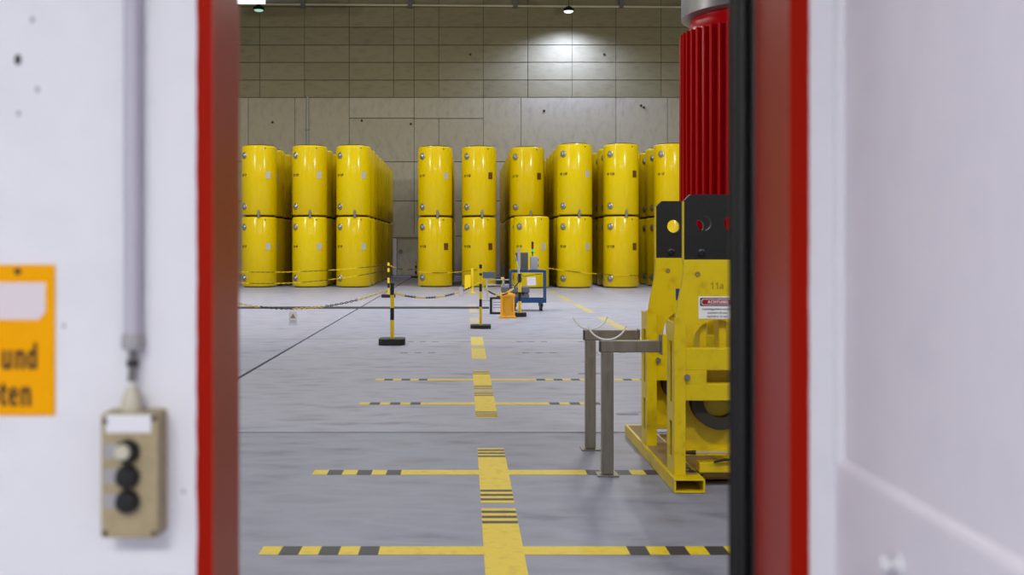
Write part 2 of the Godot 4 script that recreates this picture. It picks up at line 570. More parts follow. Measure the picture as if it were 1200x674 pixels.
func panel(parent: Node, lo: Vector2, hi: Vector2, gap: float, set_: Array) -> void:
	var st := begin()
	box(st, Vector3(lo.x + gap, lo.y + gap * 1.6, HALL_END - 0.01), Vector3(hi.x - gap, hi.y - gap * 1.6, HALL_END + 0.022 + rng.randf() * 0.012), 0.008)
	part("panel", st, set_[rng.randi() % 4], parent)

# ------------------------------------------------------------------ the small white room and its doorway
const DX0 := -0.316
const DX1 := 0.406
const DZ := -1.28
const DZB := -1.427
const DTOP := 2.12
const SIDE := 0.4695

func front_room() -> void:
	# the wall with the doorway, thick, in three blocks that together make one wall
	var st := begin()
	box(st, Vector3(-16.3, 0, DZB), Vector3(DX0, CEIL, DZ))
	box(st, Vector3(DX1, 0, DZB), Vector3(13.3, CEIL, DZ))
	box(st, Vector3(DX0, DTOP, DZB), Vector3(DX1, CEIL, DZ))
	var wf := structure("wall_front", st, M.plaster)
	# chips and plugged holes in the paint
	for h in [[21.0, 70.0, 0.006], [38.0, 23.0, 0.0032], [44.0, 105.0, 0.0032], [22.0, 133.0, 0.003], [75.0, 382.0, 0.0025], [215.0, 576.0, 0.0025]]:
		st = begin()
		var p := seen(h[0], h[1], -DZ)
		lathe(st, [Vector2(h[2], -0.001), Vector2(h[2] * 0.9, 0.0008), Vector2(h[2] * 0.5, 0.0004), Vector2(0, 0.0004)], 9, upto(Vector3(0, 0, 1), Vector3(p.x, p.y, DZ)) * Transform3D(Basis.from_scale(Vector3(0.8, 1, 1.25)), Vector3.ZERO))
		part("paint_chip", st, flat(Color(0.22, 0.21, 0.2) if h[2] > 0.005 else Color(0.55, 0.55, 0.57), 0.9), wf)
	# side wall at the right with a slightly thicker lower part whose top edge is rounded
	st = begin()
	box(st, Vector3(SIDE, 0, DZ), Vector3(SIDE + 0.15, 2.9, 2.6))
	var ws := structure("wall_side", st, M.side_plaster)
	st = begin()
	var prof := PackedVector2Array([Vector2(0.001, -0.01), Vector2(-0.0075, -0.01)])
	prof.append_array(PackedVector2Array([Vector2(-0.0075, 1.313), Vector2(-0.0068, 1.318), Vector2(-0.005, 1.322), Vector2(-0.0025, 1.325), Vector2(0.001, 1.327)]))
	extrude(st, prof, DZ + 0.0005, 2.58, [], Transform3D(Basis.IDENTITY, Vector3(SIDE, 0.01, 0)))
	part("wainscot", st, M.side_plaster, ws)
	st = begin()
	var cb := PackedVector2Array([Vector2(0.001, 0), Vector2(0.001, 0.012), Vector2(-0.003, 0.0115), Vector2(-0.007, 0.009), Vector2(-0.0095, 0.0045), Vector2(-0.010, 0)])
	extrude(st, cb, 1.33, 2.85, [], Transform3D(Basis(Vector3.RIGHT, Vector3.BACK, Vector3.UP), Vector3(SIDE, 0, DZ)))
	part("corner_bead", st, M.plaster, ws)
	st = begin()
	box(st, Vector3(-1.95, 0, DZ), Vector3(-1.8, 2.9, 2.6))
	structure("wall_room_left", st, M.plaster)
	st = begin()
	box(st, Vector3(-1.95, 0, 2.6), Vector3(SIDE + 0.15, 2.9, 2.75))
	structure("wall_room_back", st, M.plaster)
	st = begin()
	box(st, Vector3(-1.95, -0.3, DZB), Vector3(SIDE + 0.15, 0.0, 2.75))
	structure("floor_room", st, M.floor[1])
	st = begin()
	box(st, Vector3(-1.95, 2.8, DZ), Vector3(SIDE + 0.15, 2.95, 2.75))
	structure("ceiling_room", st, M.plaster)
	# red paint round the opening: a band with a hand-painted edge on the wall, and the painted reveal
	var tr := Node3D.new()
	tr.name = "trim_1"
	tr.set_meta("kind", "structure")
	add_child(tr)
	band(tr, -1, 0.0195, 0.0012)
	band(tr, 1, 0.0240, 0.0007)
	st = begin()
	box(st, Vector3(DX0 - 0.02, DTOP, DZ), Vector3(DX1 + 0.02, DTOP + 0.02, DZ + 0.001))
	part("painted_band", st, M.red_paint, tr)
	st = begin()
	box(st, Vector3(DX0, 0, DZB - 0.001), Vector3(DX0 + 0.0012, DTOP, DZ + 0.001))
	part("reveal", st, M.red_gloss, tr)
	st = begin()
	box(st, Vector3(DX1 - 0.0012, 0, DZB - 0.001), Vector3(DX1, DTOP, DZ + 0.001))
	part("reveal", st, M.red_gloss, tr)
	st = begin()
	box(st, Vector3(DX0, DTOP - 0.0012, DZB - 0.001), Vector3(DX1, DTOP, DZ + 0.001))
	part("reveal", st, M.red_gloss, tr)

func band(parent: Node, side: int, w: float, wob: float) -> void:
	# painted strip beside the opening with an uneven outer edge
	var n := FastNoiseLite.new()
	n.seed = 5 + side
	n.frequency = 18.0
	var poly := PackedVector2Array()
	var x0 := DX0 if side < 0 else DX1
	poly.append(Vector2(x0, 0.0))
	for i in 141:
		var y := 0.0 + 2.14 * i / 140.0
		poly.append(Vector2(x0 + side * (w + wob * n.get_noise_1d(y) + 0.5 * wob * n.get_noise_1d(y * 3.1 + 40.0)), y))
	poly.append(Vector2(x0, 2.14))
	var st := begin()
	extrude(st, poly, DZ - 0.0005, DZ + 0.001)
	part("painted_band", st, M.red_paint, parent)

func door_parts() -> void:
	# sliding leaf parked behind the wall, its black rubber edge showing in the opening
	var d := Node3D.new()
	d.name = "door_1"
	d.set_meta("kind", "structure")
	d.position = Vector3(0.384, 0, -1.475)
	add_child(d)
	var st := begin()
	box(st, Vector3(0.045, 0.01, -0.03), Vector3(0.95, 2.16, 0.03), 0.003)
	part("leaf", st, M.fitting_grey, d)
	st = begin()
	extrude(st, round_rect(Vector2(0.018, -0.036), Vector2(0.046, 0.036), 0.009), 0.01, 2.16, [], Transform3D(Basis(Vector3.RIGHT, Vector3.BACK, Vector3.UP), Vector3.ZERO))
	part("edge_profile", st, M.black, d)
	for k in 2:
		st = begin()
		tube(st, [Vector3(0.0105, 0.01, 0.018 - 0.034 * k), Vector3(0.0105, 1.0, 0.018 - 0.034 * k), Vector3(0.0105, 2.16, 0.018 - 0.034 * k)], 0.0105, 14)
		part("rubber_seal", st, M.rubber, d)

func room_things() -> void:
	# vertical conduit with its cable gland above the push-button box
	var z := -DZ
	var c := thing("conduit", "pale grey vertical cable conduit on the white wall above the push-button box", "pipe", Vector3(-0.4115, 1.485, DZ + 0.0125))
	var st := begin()
	tube(st, [Vector3(0, 0, 0), Vector3(0, 0.4, 0), Vector3(0, 1.31, 0)], 0.0105, 16)
	part("pipe", st, M.conduit, c)
	st = begin()
	lathe(st, [Vector2(0, -0.012), Vector2(0.0125, -0.012), Vector2(0.0135, -0.004), Vector2(0.0125, 0.006), Vector2(0.0105, 0.008)], 18)
	part("end_sleeve", st, M.tag_grey, c)
	st = begin()
	tube(st, [Vector3(0, -0.010, 0), Vector3(0.001, -0.03, 0.001), Vector3(0, -0.052, 0.004)], 0.0052, 10)
	part("cable", st, M.grey_panel, c)
	st = begin()
	lathe(st, [Vector2(0.006, -0.034), Vector2(0.0075, -0.032), Vector2(0.0075, -0.027), Vector2(0.006, -0.025)], 10)
	part("cable_ring", st, M.black, c)
	# push-button box
	var b := thing("push_button_box", "beige push-button box with three round buttons on the white wall", "control box", Vector3(-0.407, 1.246, DZ))
	st = begin()
	extrude(st, round_rect(Vector2(-0.035, 0), Vector2(0.035, 0.152), 0.004), 0.0, 0.030)
	part("body", st, M.box_beige, b)
	st = begin()
	extrude(st, round_rect(Vector2(-0.0343, 0.0007), Vector2(0.0343, 0.1513), 0.004), 0.0305, 0.038)
	part("cover", st, M.box_beige, b)
	st = begin()
	lathe(st, [Vector2(0.0, 0.146), Vector2(0.013, 0.150), Vector2(0.0135, 0.156), Vector2(0.0115, 0.166), Vector2(0.0075, 0.178), Vector2(0.0058, 0.181), Vector2(0, 0.181)], 14, Transform3D(Basis.IDENTITY, Vector3(-0.004, 0, 0.017)))
	part("cable_gland", st, M.gland, b)
	st = begin()
	box(st, Vector3(-0.0285, 0.128, 0.037), Vector3(0.026, 0.150, 0.0388), 0.0004)
	part("name_plate", st, M.tag_white, b)
	for y in [0.106, 0.0755, 0.0455]:
		st = begin()
		box(st, Vector3(-0.031, y - 0.009, 0.037), Vector3(-0.013, y + 0.009, 0.0388), 0.0004)
		part("button_tag", st, M.tag_grey, b)
		st = begin()
		var xf := upto(Vector3(0, 0, 1), Vector3(-0.0015, y, 0.038))
		lathe(st, [Vector2(0.0145, 0), Vector2(0.0145, 0.004), Vector2(0.0135, 0.005), Vector2(0.0125, 0.005), Vector2(0.0125, 0.012), Vector2(0.011, 0.0135), Vector2(0, 0.014)], 22, xf)
		part("button", st, M.black, b)
		if y > 0.1:
			st = begin()
			lathe(st, [Vector2(0.0095, 0.0), Vector2(0.0095, 0.0165), Vector2(0.008, 0.018), Vector2(0, 0.018)], 18, upto(Vector3(0, 0, 1), Vector3(-0.004, y + 0.001, 0.038)))
			var cap := part("button_cap", st, M.gland, b)
			cap.set_meta("label", "pale cap of the top button")
	for sx in [-0.0295, 0.0295]:
		for sy in [0.006, 0.146 if sx > 0 else 0.142]:
			st = begin()
			lathe(st, [Vector2(0.0035, 0), Vector2(0.0035, 0.0012), Vector2(0, 0.0014)], 10, upto(Vector3(0, 0, 1), Vector3(sx, sy, 0.038)))
			part("screw", st, M.ring_dark, b)
	# warning sign, cut off by the left edge of the photograph
	var s := thing("warning_sign", "orange-yellow notice with black lettering and a pale sticker on the left wall", "sign", Vector3(-0.6425, 1.389, DZ))
	st = begin()
	extrude(st, round_rect(Vector2(-0.1305, 0), Vector2(0.1305, 0.1885), 0.002), 0.0005, 0.0025)
	part("panel", st, M.sign_yellow, s)
	st = begin()
	extrude(st, PackedVector2Array([Vector2(-0.11, 0.120), Vector2(0.110, 0.120), Vector2(0.119, 0.129), Vector2(0.119, 0.166), Vector2(-0.11, 0.166)]), 0.0025, 0.0031)
	part("sticker", st, M.sticker, s)
	st = begin()
	lathe(st, [Vector2(0.004, 0), Vector2(0.004, 0.002), Vector2(0.002, 0.003), Vector2(0, 0.003)], 12, upto(Vector3(0, 0, 1), Vector3(0.0845, 0.180, 0.0025)))
	part("screw", st, M.ring_dark, s)
	words("lettering", "und", 0.0300, M.ink, s, Vector3(0.0872, 0.0725, 0.0028), 0.60)
	words("lettering", "oten", 0.0300, M.ink, s, Vector3(0.0745, 0.0265, 0.0028), 0.60)
	# small hook low on the side wall
	var h := thing("wall_hook", "small white rounded hook low on the right side wall", "hook", Vector3(0.4620, 1.262, -1.09))
	st = begin()
	lathe(st, [Vector2(0.012, 0), Vector2(0.011, 0.003), Vector2(0.005, 0.004), Vector2(0.004, 0.012)], 14, upto(Vector3(-1, 0, 0)))
	part("base", st, M.tag_white, h)
	st = begin()
	lathe(st, [Vector2(0.004, 0.010), Vector2(0.0075, 0.012), Vector2(0.009, 0.016), Vector2(0.0075, 0.020), Vector2(0, 0.022)], 14, upto(Vector3(-1, 0, 0)))
	part("knob", st, M.tag_white, h)

# ------------------------------------------------------------------ floor tape
func floor_markings() -> void:
	var rows := [5.385, 7.25, 10.43, 12.30, 15.42, 17.22, 20.5, 22.3, 25.6, 27.4, 30.7, 32.5, 35.8]
	var nth := ["first", "second", "third", "fourth", "fifth", "sixth", "seventh", "eighth", "ninth", "tenth", "eleventh", "twelfth", "thirteenth"]
	for col in 2:
		var x0 := 0.203 if col == 0 else 3.07
		for i in rows.size():
			if col == 1 and i < 3:
				continue
			if col == 0 and i > 9:
				continue
			var state := 0 if i < 4 else (1 if i < 6 else 2)
			var yl: Material = [M.tape, M.tape_worn, M.tape_pale][state]
			if col == 1 and state == 2:
				yl = M.tape_patchy
			var bk: Material = [M.tape_black, M.tape_grey, M.tape_grey][state]
			var lab := "%s yellow tape cross on the concrete floor, %s from the doorway in the %s line" % ["bright" if state == 0 else ("worn" if state == 1 else "faded"), nth[i if col == 0 else i - 3], "central" if col == 0 else "right-hand"]
			var t := thing("floor_marking", lab, "floor marking", Vector3(x0, 0, -rows[i]))
			var half := 0.865
			var st := begin()
			box(st, Vector3(-0.105, 0.0005, -half), Vector3(0.105, 0.0022, half))
			part("stripe", st, yl, t)
			if state < 2:
				for sgn in [-1, 1]:
					for k in 3:
						if state == 1 and (k == 2 or sgn != (-1 if i == 4 else 1)):
							continue
						var zc: float = sgn * (half - 0.085 - 0.115 * k)
						st = begin()
						box(st, Vector3(-0.104, 0.001, zc - 0.026), Vector3(0.104, 0.0031, zc + 0.026))
						part("bar", st, bk if state == 0 else M.tape_pale, t)
				for side in [-1, 1]:
					if state == 0 or side == 1:
						st = begin()
						var xa: float = 0.105 if side > 0 else -0.655
						box(st, Vector3(xa, 0.0005, -0.074), Vector3(xa + 0.55, 0.0020, 0.074))
						part("cross_line", st, yl if state == 0 else M.tape_pale, t)
					for k in 6:
						var xb: float = side * (0.655 + 0.1035 * k)
						var dark := k % 2 == 0
						if side < 0:
							dark = k % 2 == 0
						if state > 0 and not dark:
							continue
						st = begin()
						var lo := minf(xb, xb + side * 0.1035)
						box(st, Vector3(lo, 0.0005, -0.074 if state == 0 else -0.05), Vector3(lo + 0.1035, 0.0021, 0.074 if state == 0 else 0.05))
						part("block", st, bk if dark else yl, t)

# ------------------------------------------------------------------ yellow casks
const CR := 0.69
const CH := 2.80

func cask_master(detail: bool) -> Node3D:
	var root := Node3D.new()
	var st := begin()
	var prof := [Vector2(0, 0.03), Vector2(CR - 0.09, 0.03), Vector2(CR - 0.09, 0.045), Vector2(CR - 0.02, 0.05), Vector2(CR, 0.075), Vector2(CR, CH - 0.12), Vector2(CR - 0.012, CH - 0.075), Vector2(CR - 0.045, CH - 0.045), Vector2(CR - 0.10, CH - 0.03), Vector2(0, CH - 0.03)]
	lathe(st, prof, 56, Transform3D.IDENTITY, 0.75)
	part("body", st, M.cask[0], root)
	st = begin()
	lathe(st, [Vector2(0, 0), Vector2(CR - 0.11, 0), Vector2(CR - 0.11, 0.031), Vector2(0, 0.031)], 40)
	part("foot_ring", st, M.cask_foot, root)
	st = begin()
	lathe(st, [Vector2(0, CH - 0.032), Vector2(CR - 0.16, CH - 0.032), Vector2(CR - 0.16, CH - 0.003), Vector2(0, CH - 0.003)], 40)
	part("lid", st, M.cask_foot, root)
	for y in [0.37, CH - 0.43]:
		var a := deg_to_rad(-45.0)
		var out := Vector3(sin(a), 0, cos(a))
		st = begin()
		lathe(st, [Vector2(0.135, -0.02), Vector2(0.135, 0.025), Vector2(0.12, 0.04), Vector2(0.085, 0.045), Vector2(0.07, 0.085), Vector2(0.045, 0.10), Vector2(0, 0.10)], 18, upto(out, out * (CR - 0.012) + Vector3(0, y, 0)))
		part("trunnion", st, M.steel, root)
	if detail:
		var a := deg_to_rad(40.0)
		st = begin()
		box(st, Vector3(-0.10, -0.135, 0), Vector3(0.10, 0.135, 0.02), 0.003, Transform3D(Basis(Vector3.UP, a), Vector3(sin(a) * (CR - 0.006), 1.60, cos(a) * (CR - 0.006))))
		part("data_plate", st, M.plate_light, root)
		a = deg_to_rad(30.0)
		st = begin()
		rod(st, Vector3(sin(a), 0, cos(a)) * (CR - 0.05) + Vector3(0, CH - 0.15, 0), Vector3(sin(a), 0, cos(a)) * (CR + 0.004) + Vector3(0, CH - 0.15, 0), 0.028, 10)
		part("port", st, M.black, root)
	return root

func clip_shape() -> SurfaceTool:
	var st := begin()
	var a := deg_to_rad(9.0)
	var xf := Transform3D(Basis(Vector3.UP, a), Vector3(sin(a), 0, cos(a)) * (CR - 0.01))
	box(st, Vector3(-0.05, -0.08, 0), Vector3(0.05, 0.17, 0.05), 0.012, xf)
	box(st, Vector3(-0.03, -0.05, 0.04), Vector3(0.03, 0.23, 0.075), 0.01, xf)
	return st

func casks() -> void:
	var full := cask_master(true)
	var plain := cask_master(false)
	var clip := clip_shape()
	var clip_mesh: Mesh = clip.commit()
	# column: centre pixel of its front cask, distance of the front, rows, words, upper and lower stencils
	var cols := [
		[304.0, 40.0, 4, "leftmost column beside the left door frame", "31 1P", "21 1P"],
		[363.2, 40.0, 4, "middle column of the left group", "21 12P", "31 4P"],
		[414.6, 40.0, 8, "left group's column along the aisle", "31 12P", "21 1P"],
		[510.0, 40.4, 8, "first column right of the aisle", "21 1P", "11 12R"],
		[561.3, 40.4, 4, "second column right of the aisle", "21 12R", "11 12R"],
		[621.0, 40.6, 9, "column behind the blue trolley", "21 1P", "21 1P"],
		[673.2, 39.4, 5, "column just right of the blue trolley", "01 12R", "FE AP"],
		[727.6, 39.4, 5, "column just left of the black-topped stand", "01 12R", "FE 12R"],
		[786.6, 39.4, 5, "rightmost column beside the red finned cask", "01 1P", "01 1P"]]
	var nth := ["front", "second", "third", "fourth", "fifth", "sixth", "seventh", "eighth", "ninth"]
	for ci in cols.size():
		var c: Array = cols[ci]
		for r in c[2]:
			for tier in 2:
				var D: float = c[1] + CR * 0.9
				var px: float = c[0]
				if ci == 5:
					if r == 0 and tier == 1:
						continue          # a single cask stands in front of this column
					D = 39.25 + CR * 0.9 if r == 0 else 40.67 + CR * 0.9 - 1.75
					px = 622.6 if r == 0 else 620.8
				var x := (px - VX) * D / FOCAL
				var src := full if r < 2 else plain
				var o: Node3D = src.duplicate()
				o.name = numbered("cask")
				o.position = Vector3(x, 0.0 if tier == 0 else CH, -(D + r * 1.75))
				add_child(o)
				tag(o, "yellow %s-tier storage cask, %s row, %s" % ["upper" if tier else "lower", nth[r], c[3]], "cask", "stacked yellow storage casks")
				(o.get_node("body") as MeshInstance3D).material_override = M.cask[rng.randi() % 3]
				if r < 2:
					var dark: bool = [[false, false], [false, false], [false, false], [true, false], [true, true], [false, true], [false, false], [true, true], [false, false]][ci][tier]
					if dark:
						(o.get_node("data_plate") as MeshInstance3D).material_override = M.plate_dark
				if tier == 1 and r < 3 and (ci == 6 or ci == 7 or r == 0 or ci == 5):
					part("seam_clip", clip_mesh, M.steel_dull, o)
				if r == 0 or (ci == 5 and r == 1 and tier == 1):
					var s: String = c[5 - tier]
					var bits := s.split(" ")
					var angs := [-53.0, -39.0 if bits[1].length() < 3 else -37.0]
					for k in 2:
						var a := deg_to_rad(angs[k])
						words("stencil", bits[k], 0.10, M.stencil, o, Vector3(sin(a) * (CR + 0.002), 1.60, cos(a) * (CR + 0.002)), 0.8, a, "Droid Sans", 0.012)
	full.free()
	plain.free()

func finned_cask() -> void:
	var t := thing("finned_cask", "tall red cask with vertical cooling fins and grey top behind the stand", "cask", Vector3(4.66, 0, -16.2))
	var st := begin()
	lathe(st, [Vector2(0, 0), Vector2(1.10, 0), Vector2(1.10, 4.95), Vector2(1.04, 5.04), Vector2(0, 5.04)], 72)
	part("body", st, M.fin_red, t)
	var n := 54
	st = begin()
	box(st, Vector3(-0.022, 0.35, 1.08), Vector3(0.022, 4.96, 1.245), 0.016)
	var fin: Mesh = st.commit()
	for k in n:
		var f := part("fin", fin, M.fin_red, t)
		f.rotation.y = TAU * (k + 0.3) / n
	st = begin()
	lathe(st, [Vector2(0, 4.95), Vector2(1.14, 4.95), Vector2(1.08, 5.06), Vector2(1.08, 5.19), Vector2(0, 5.19)], 72)
	part("neck", st, M.fin_red, t)
	st = begin()
	lathe(st, [Vector2(0, 5.19), Vector2(1.14, 5.19), Vector2(1.215, 5.22), Vector2(1.215, 5.88), Vector2(1.18, 5.92), Vector2(0, 5.92)], 72)
	part("head", st, M.cask_grey, t)
	for a in [29.0, 119.0, 209.0, 299.0]:
		st = begin()
		var d := Vector3(sin(deg_to_rad(a)), 0, cos(deg_to_rad(a)))
		lathe(st, [Vector2(0.13, 0), Vector2(0.13, 0.16), Vector2(0.11, 0.18), Vector2(0, 0.18)], 20, upto(d, d * 1.18 + Vector3(0, 5.74, 0)))
		part("trunnion", st, M.steel, t)

# ------------------------------------------------------------------ yellow lifting stand
func lifting_stand() -> void:
	var X0 := 1.355
	var X1 := 2.055
	var CX := 1.705
	var t := thing("lifting_stand", "yellow welded lifting frame with black top plates beside the right door edge", "lifting frame", Vector3(CX, 0, -7.7))
	var off := Vector3(-CX, 0, 7.7)
	var st := begin()
	# fork pockets along the two sides
	for s in 2:
		var xa := X0 if s == 0 else X1 - 0.2
		st = begin()
		var zl := -8.68
		var zr := -6.63
		box(st, Vector3(xa, 0.003, zl), Vector3(xa + 0.2, 0.013, zr), 0.002)
		box(st, Vector3(xa, 0.082, zl), Vector3(xa + 0.2, 0.092, zr), 0.002)
		box(st, Vector3(xa, 0.013, zl), Vector3(xa + 0.011, 0.082, zr))
		box(st, Vector3(xa + 0.189, 0.013, zl), Vector3(xa + 0.2, 0.082, zr))
		var fp := part("fork_pocket", st, M.frame_yellow, t, off)
		st = begin()
		box(st, Vector3(xa + 0.02, 0.092, zl + 0.06), Vector3(xa + 0.185, 0.0935, zr - 0.14))
		part("scuffed_top", st, M.frame_deck, fp)
	# cross members
	for zc in [-6.84, -7.86, -8.6]:
		st = begin()
		box(st, Vector3(X0 + 0.2, 0.10, zc - 0.05), Vector3(X1 - 0.2, 0.165, zc + 0.05), 0.004)
		part("cross_member", st, M.frame_yellow, t, off)
	st = begin()
	box(st, Vector3(X0 + 0.2, 0.02, -8.55), Vector3(X1 - 0.2, 0.035, -6.95), 0.002)
	part("floor_pan", st, M.frame_deck, t, off)
	for f in 2:
		var z := -6.93 if f == 0 else -7.94      # plate centre
		# side posts: channels with slotted flanks
		for s in 2:
			var xp := X0 + 0.020 if s == 0 else X1 - 0.020 - 0.075
			var zf := z + 0.20
			st = begin()
			box(st, Vector3(xp, 0.092, zf - 0.010), Vector3(xp + 0.075, 1.10, zf), 0.002)
			var top := PackedVector2Array([Vector2(xp, 1.10), Vector2(xp + 0.075, 1.10), Vector2(xp + 0.068, 1.125), Vector2(xp + 0.055, 1.14), Vector2(xp + 0.02, 1.14), Vector2(xp + 0.007, 1.125)])
			extrude(st, top, zf - 0.010, zf)
			var fx := xp if s == 0 else xp + 0.065
			# flank with two long slots
			for seg in [[0.092, 0.20], [0.44, 0.56], [0.97, 1.10]]:
				box(st, Vector3(fx, seg[0], zf - 0.235), Vector3(fx + 0.01, seg[1], zf - 0.01))
			for seg in [[0.20, 0.44], [0.56, 0.97]]:
				box(st, Vector3(fx, seg[0], zf - 0.235), Vector3(fx + 0.01, seg[1], zf - 0.16))
				box(st, Vector3(fx, seg[0], zf - 0.08), Vector3(fx + 0.01, seg[1], zf - 0.01))
			var gx := xp + 0.065 if s == 0 else xp
			box(st, Vector3(gx, 0.092, zf - 0.235), Vector3(gx + 0.01, 1.10, zf - 0.01))
			box(st, Vector3(xp, 0.092, zf - 0.245), Vector3(xp + 0.075, 1.10, zf - 0.235), 0.002)
			part("post", st, M.frame_yellow, t, off)
		# black lug plate with two holes
		var y0 := 1.512
		var y1 := 1.952
		var xa := 1.478
		var xb := 1.932
		var h1 := CX - 0.092
		var h2 := CX + 0.092
		var hy := 1.757
		var hr := 0.050
		st = begin()
		var cuts := [h1, h2]
		var p := PackedVector2Array([Vector2(xa, y0), Vector2(h1, y0)])
		p.append_array(arc(Vector2(h1, hy), hr, -90, -270, 14))
		p.append_array(PackedVector2Array([Vector2(h1, y1), Vector2(xa + 0.042, y1), Vector2(xa, y1 - 0.042)]))
		extrude(st, p, z - 0.024, z + 0.024, cuts)
		p = PackedVector2Array([Vector2(h1, y0), Vector2(h2, y0)])
		p.append_array(arc(Vector2(h2, hy), hr, -90, -270, 14))
		p.append_array(PackedVector2Array([Vector2(h2, y1), Vector2(h1, y1)]))
		p.append_array(arc(Vector2(h1, hy), hr, 90, -90, 14))
		extrude(st, p, z - 0.024, z + 0.024, cuts)
		p = PackedVector2Array([Vector2(h2, y0), Vector2(xb, y0), Vector2(xb, y1 - 0.042), Vector2(xb - 0.042, y1), Vector2(h2, y1)])
		p.append_array(arc(Vector2(h2, hy), hr, 90, -90, 14))
		extrude(st, p, z - 0.024, z + 0.024, cuts)
		var lug := part("lug_plate", st, M.plate_black, t, off)
		st = begin()
		box(st, Vector3(xa - 0.006, y0 - 0.02, z - 0.024), Vector3(xa - 0.0003, y1 - 0.046, z + 0.024), 0.001)
		part("edge_paint", st, M.frame_yellow, lug)
		st = begin()
		lathe(st, [Vector2(0.028, -0.005), Vector2(0.028, 0.006), Vector2(0.016, 0.012), Vector2(0.014, 0.004), Vector2(0, 0.004)], 16, upto(Vector3(0, 0, 1), Vector3(1.594, 1.556, z + 0.024)))
		part("plug", st, M.black, lug)
		# yellow web plate, flared below, with a round opening at its middle
		var oy := 0.935
		var orad := 0.172
		st = begin()
		for s in 2:
			var k := 1.0 if s == 0 else -1.0
			var q := PackedVector2Array([Vector2(CX, 0.19), Vector2(CX - k * 0.28, 0.19), Vector2(CX - k * 0.285, 1.02), Vector2(CX - k * 0.282, 1.13), Vector2(CX - k * 0.262, 1.24), Vector2(CX - k * 0.238, 1.36), Vector2(CX - k * 0.229, 1.46), Vector2(CX - k * 0.227, 1.512), Vector2(CX, 1.512)])
			q.append_array(arc(Vector2(CX, oy), orad, 90, 90 + k * 180, 22))
			extrude(st, q, z - 0.024, z + 0.024, [CX])
		var web := part("web_plate", st, M.frame_yellow, t, off)
		for b in [[1.568, 1.415], [1.842, 1.415]]:
			st = begin()
			lathe(st, [Vector2(0.018, 0), Vector2(0.018, 0.006), Vector2(0.011, 0.008), Vector2(0, 0.003)], 14, upto(Vector3(0, 0, 1), Vector3(b[0], b[1], z + 0.024)))
			part("plug", st, M.frame_deck, web)
		# box beam across the posts with a long window
		st = begin()
		var bz0 := z + 0.10
		var bz1 := z + 0.19
		var bx0 := X0 + 0.087
		var bx1 := X1 - 0.087
		var wy0 := 0.695
		var wy1 := 0.785
		var wx0 := CX - 0.115
		var wx1 := CX + 0.115
		box(st, Vector3(bx0, wy1, bz0), Vector3(bx1, 0.928, bz1), 0.003)
		box(st, Vector3(bx0, 0.585, bz0), Vector3(bx1, wy0, bz1), 0.003)
		box(st, Vector3(bx0, wy0, bz0), Vector3(wx0, wy1, bz1))
		box(st, Vector3(wx1, wy0, bz0), Vector3(bx1, wy1, bz1))
		var beam := part("beam", st, M.frame_yellow, t, off)
		for sx in [-1, 1]:
			st = begin()
			rod(st, Vector3(CX + sx * 0.245, 0.74, bz1 - 0.002), Vector3(CX + sx * 0.245, 0.74, bz1 + 0.018), 0.022, 6)
			rod(st, Vector3(CX + sx * 0.245, 0.74, bz1 + 0.018), Vector3(CX + sx * 0.245, 0.74, bz1 + 0.032), 0.013, 12)
			part("bolt", st, M.steel, beam)
		# dark bearing half ring under the beam
		st = begin()
		var ry := 0.575
		var rp := arc(Vector2(CX, ry), 0.197, 178, 362, 36)
		rp.append_array(arc(Vector2(CX, ry), 0.117, 362, 178, 30))
		extrude(st, rp, z + 0.025, z + 0.115)
		part("bearing_ring", st, M.ring_dark, t, off)
		# stiffeners seen through the opening
		for sx in [-0.115, 0.02]:
			st = begin()
			box(st, Vector3(CX + sx, 0.20, z - 0.17), Vector3(CX + sx + 0.05, 1.12, z - 0.025), 0.004)
			part("stiffener", st, M.frame_yellow, t, off)
		st = begin()
		box(st, Vector3(CX - 0.27, 0.20, z - 0.012 + 0.036), Vector3(CX + 0.27, 0.235, z + 0.075), 0.003)
		part("lower_rib", st, M.frame_yellow, t, off)
	# pale rod with a dark grip along the front
	st = begin()
	rod(st, Vector3(CX - 0.18, 0.232, -6.80), Vector3(CX + 0.20, 0.232, -6.80), 0.006, 10)
	var bar := part("rod", st, M.light_grey, t, off)
	st = begin()
	rod(st, Vector3(CX - 0.25, 0.232, -6.80), Vector3(CX - 0.175, 0.232, -6.80), 0.011, 10, 0.016)
	part("grip", st, M.black, bar)
	# shackle and short chain lying on the pan
	var path := []
	for i in 15:
		var a := deg_to_rad(-40.0 + 260.0 * i / 14.0)
		path.append(Vector3(CX + 0.08 + 0.045 * cos(a), 0.165 + 0.045 + 0.045 * sin(a), -6.78))
	st = begin()
	tube(st, path, 0.009, 8)
	part("shackle", st, M.frame_yellow, t, off)
	path = []
	for i in 12:
		path.append(Vector3(CX - 0.06 + 0.20 * i / 11.0, 0.175 + 0.015 * sin(PI * i / 11.0), -6.77))
	st = begin()
	tube(st, path, 0.009, 8)
	part("hose", st, M.black, t, off)
	st = begin()
	for k in 5:
		var ring := []
		for i in 11:
			var a := TAU * i / 10.0
			ring.append(Vector3(CX - 0.25 + 0.028 * k + 0.018 * cos(a), 0.125 - 0.012 * k + 0.012 * sin(a) * (k % 2), -6.83 + 0.012 * sin(a) * ((k + 1) % 2)))
		tube(st, ring, 0.004, 6)
	part("chain", st, M.ring_dark, t, off)
	# blue mark on the far web
	st = begin()
	extrude(st, PackedVector2Array([Vector2(1.630, 1.185), Vector2(1.662, 1.185), Vector2(1.70, 1.272), Vector2(1.628, 1.275)]), -7.916, -7.914)
	part("blue_mark", st, M.blue_mark, t, off)
	# punched number on the near web
	words("punched_number", "11a", 0.046, M.punched, t, off + Vector3(1.700, 1.335, -6.9045), 0.9, 0, "Droid Sans", 0.002)
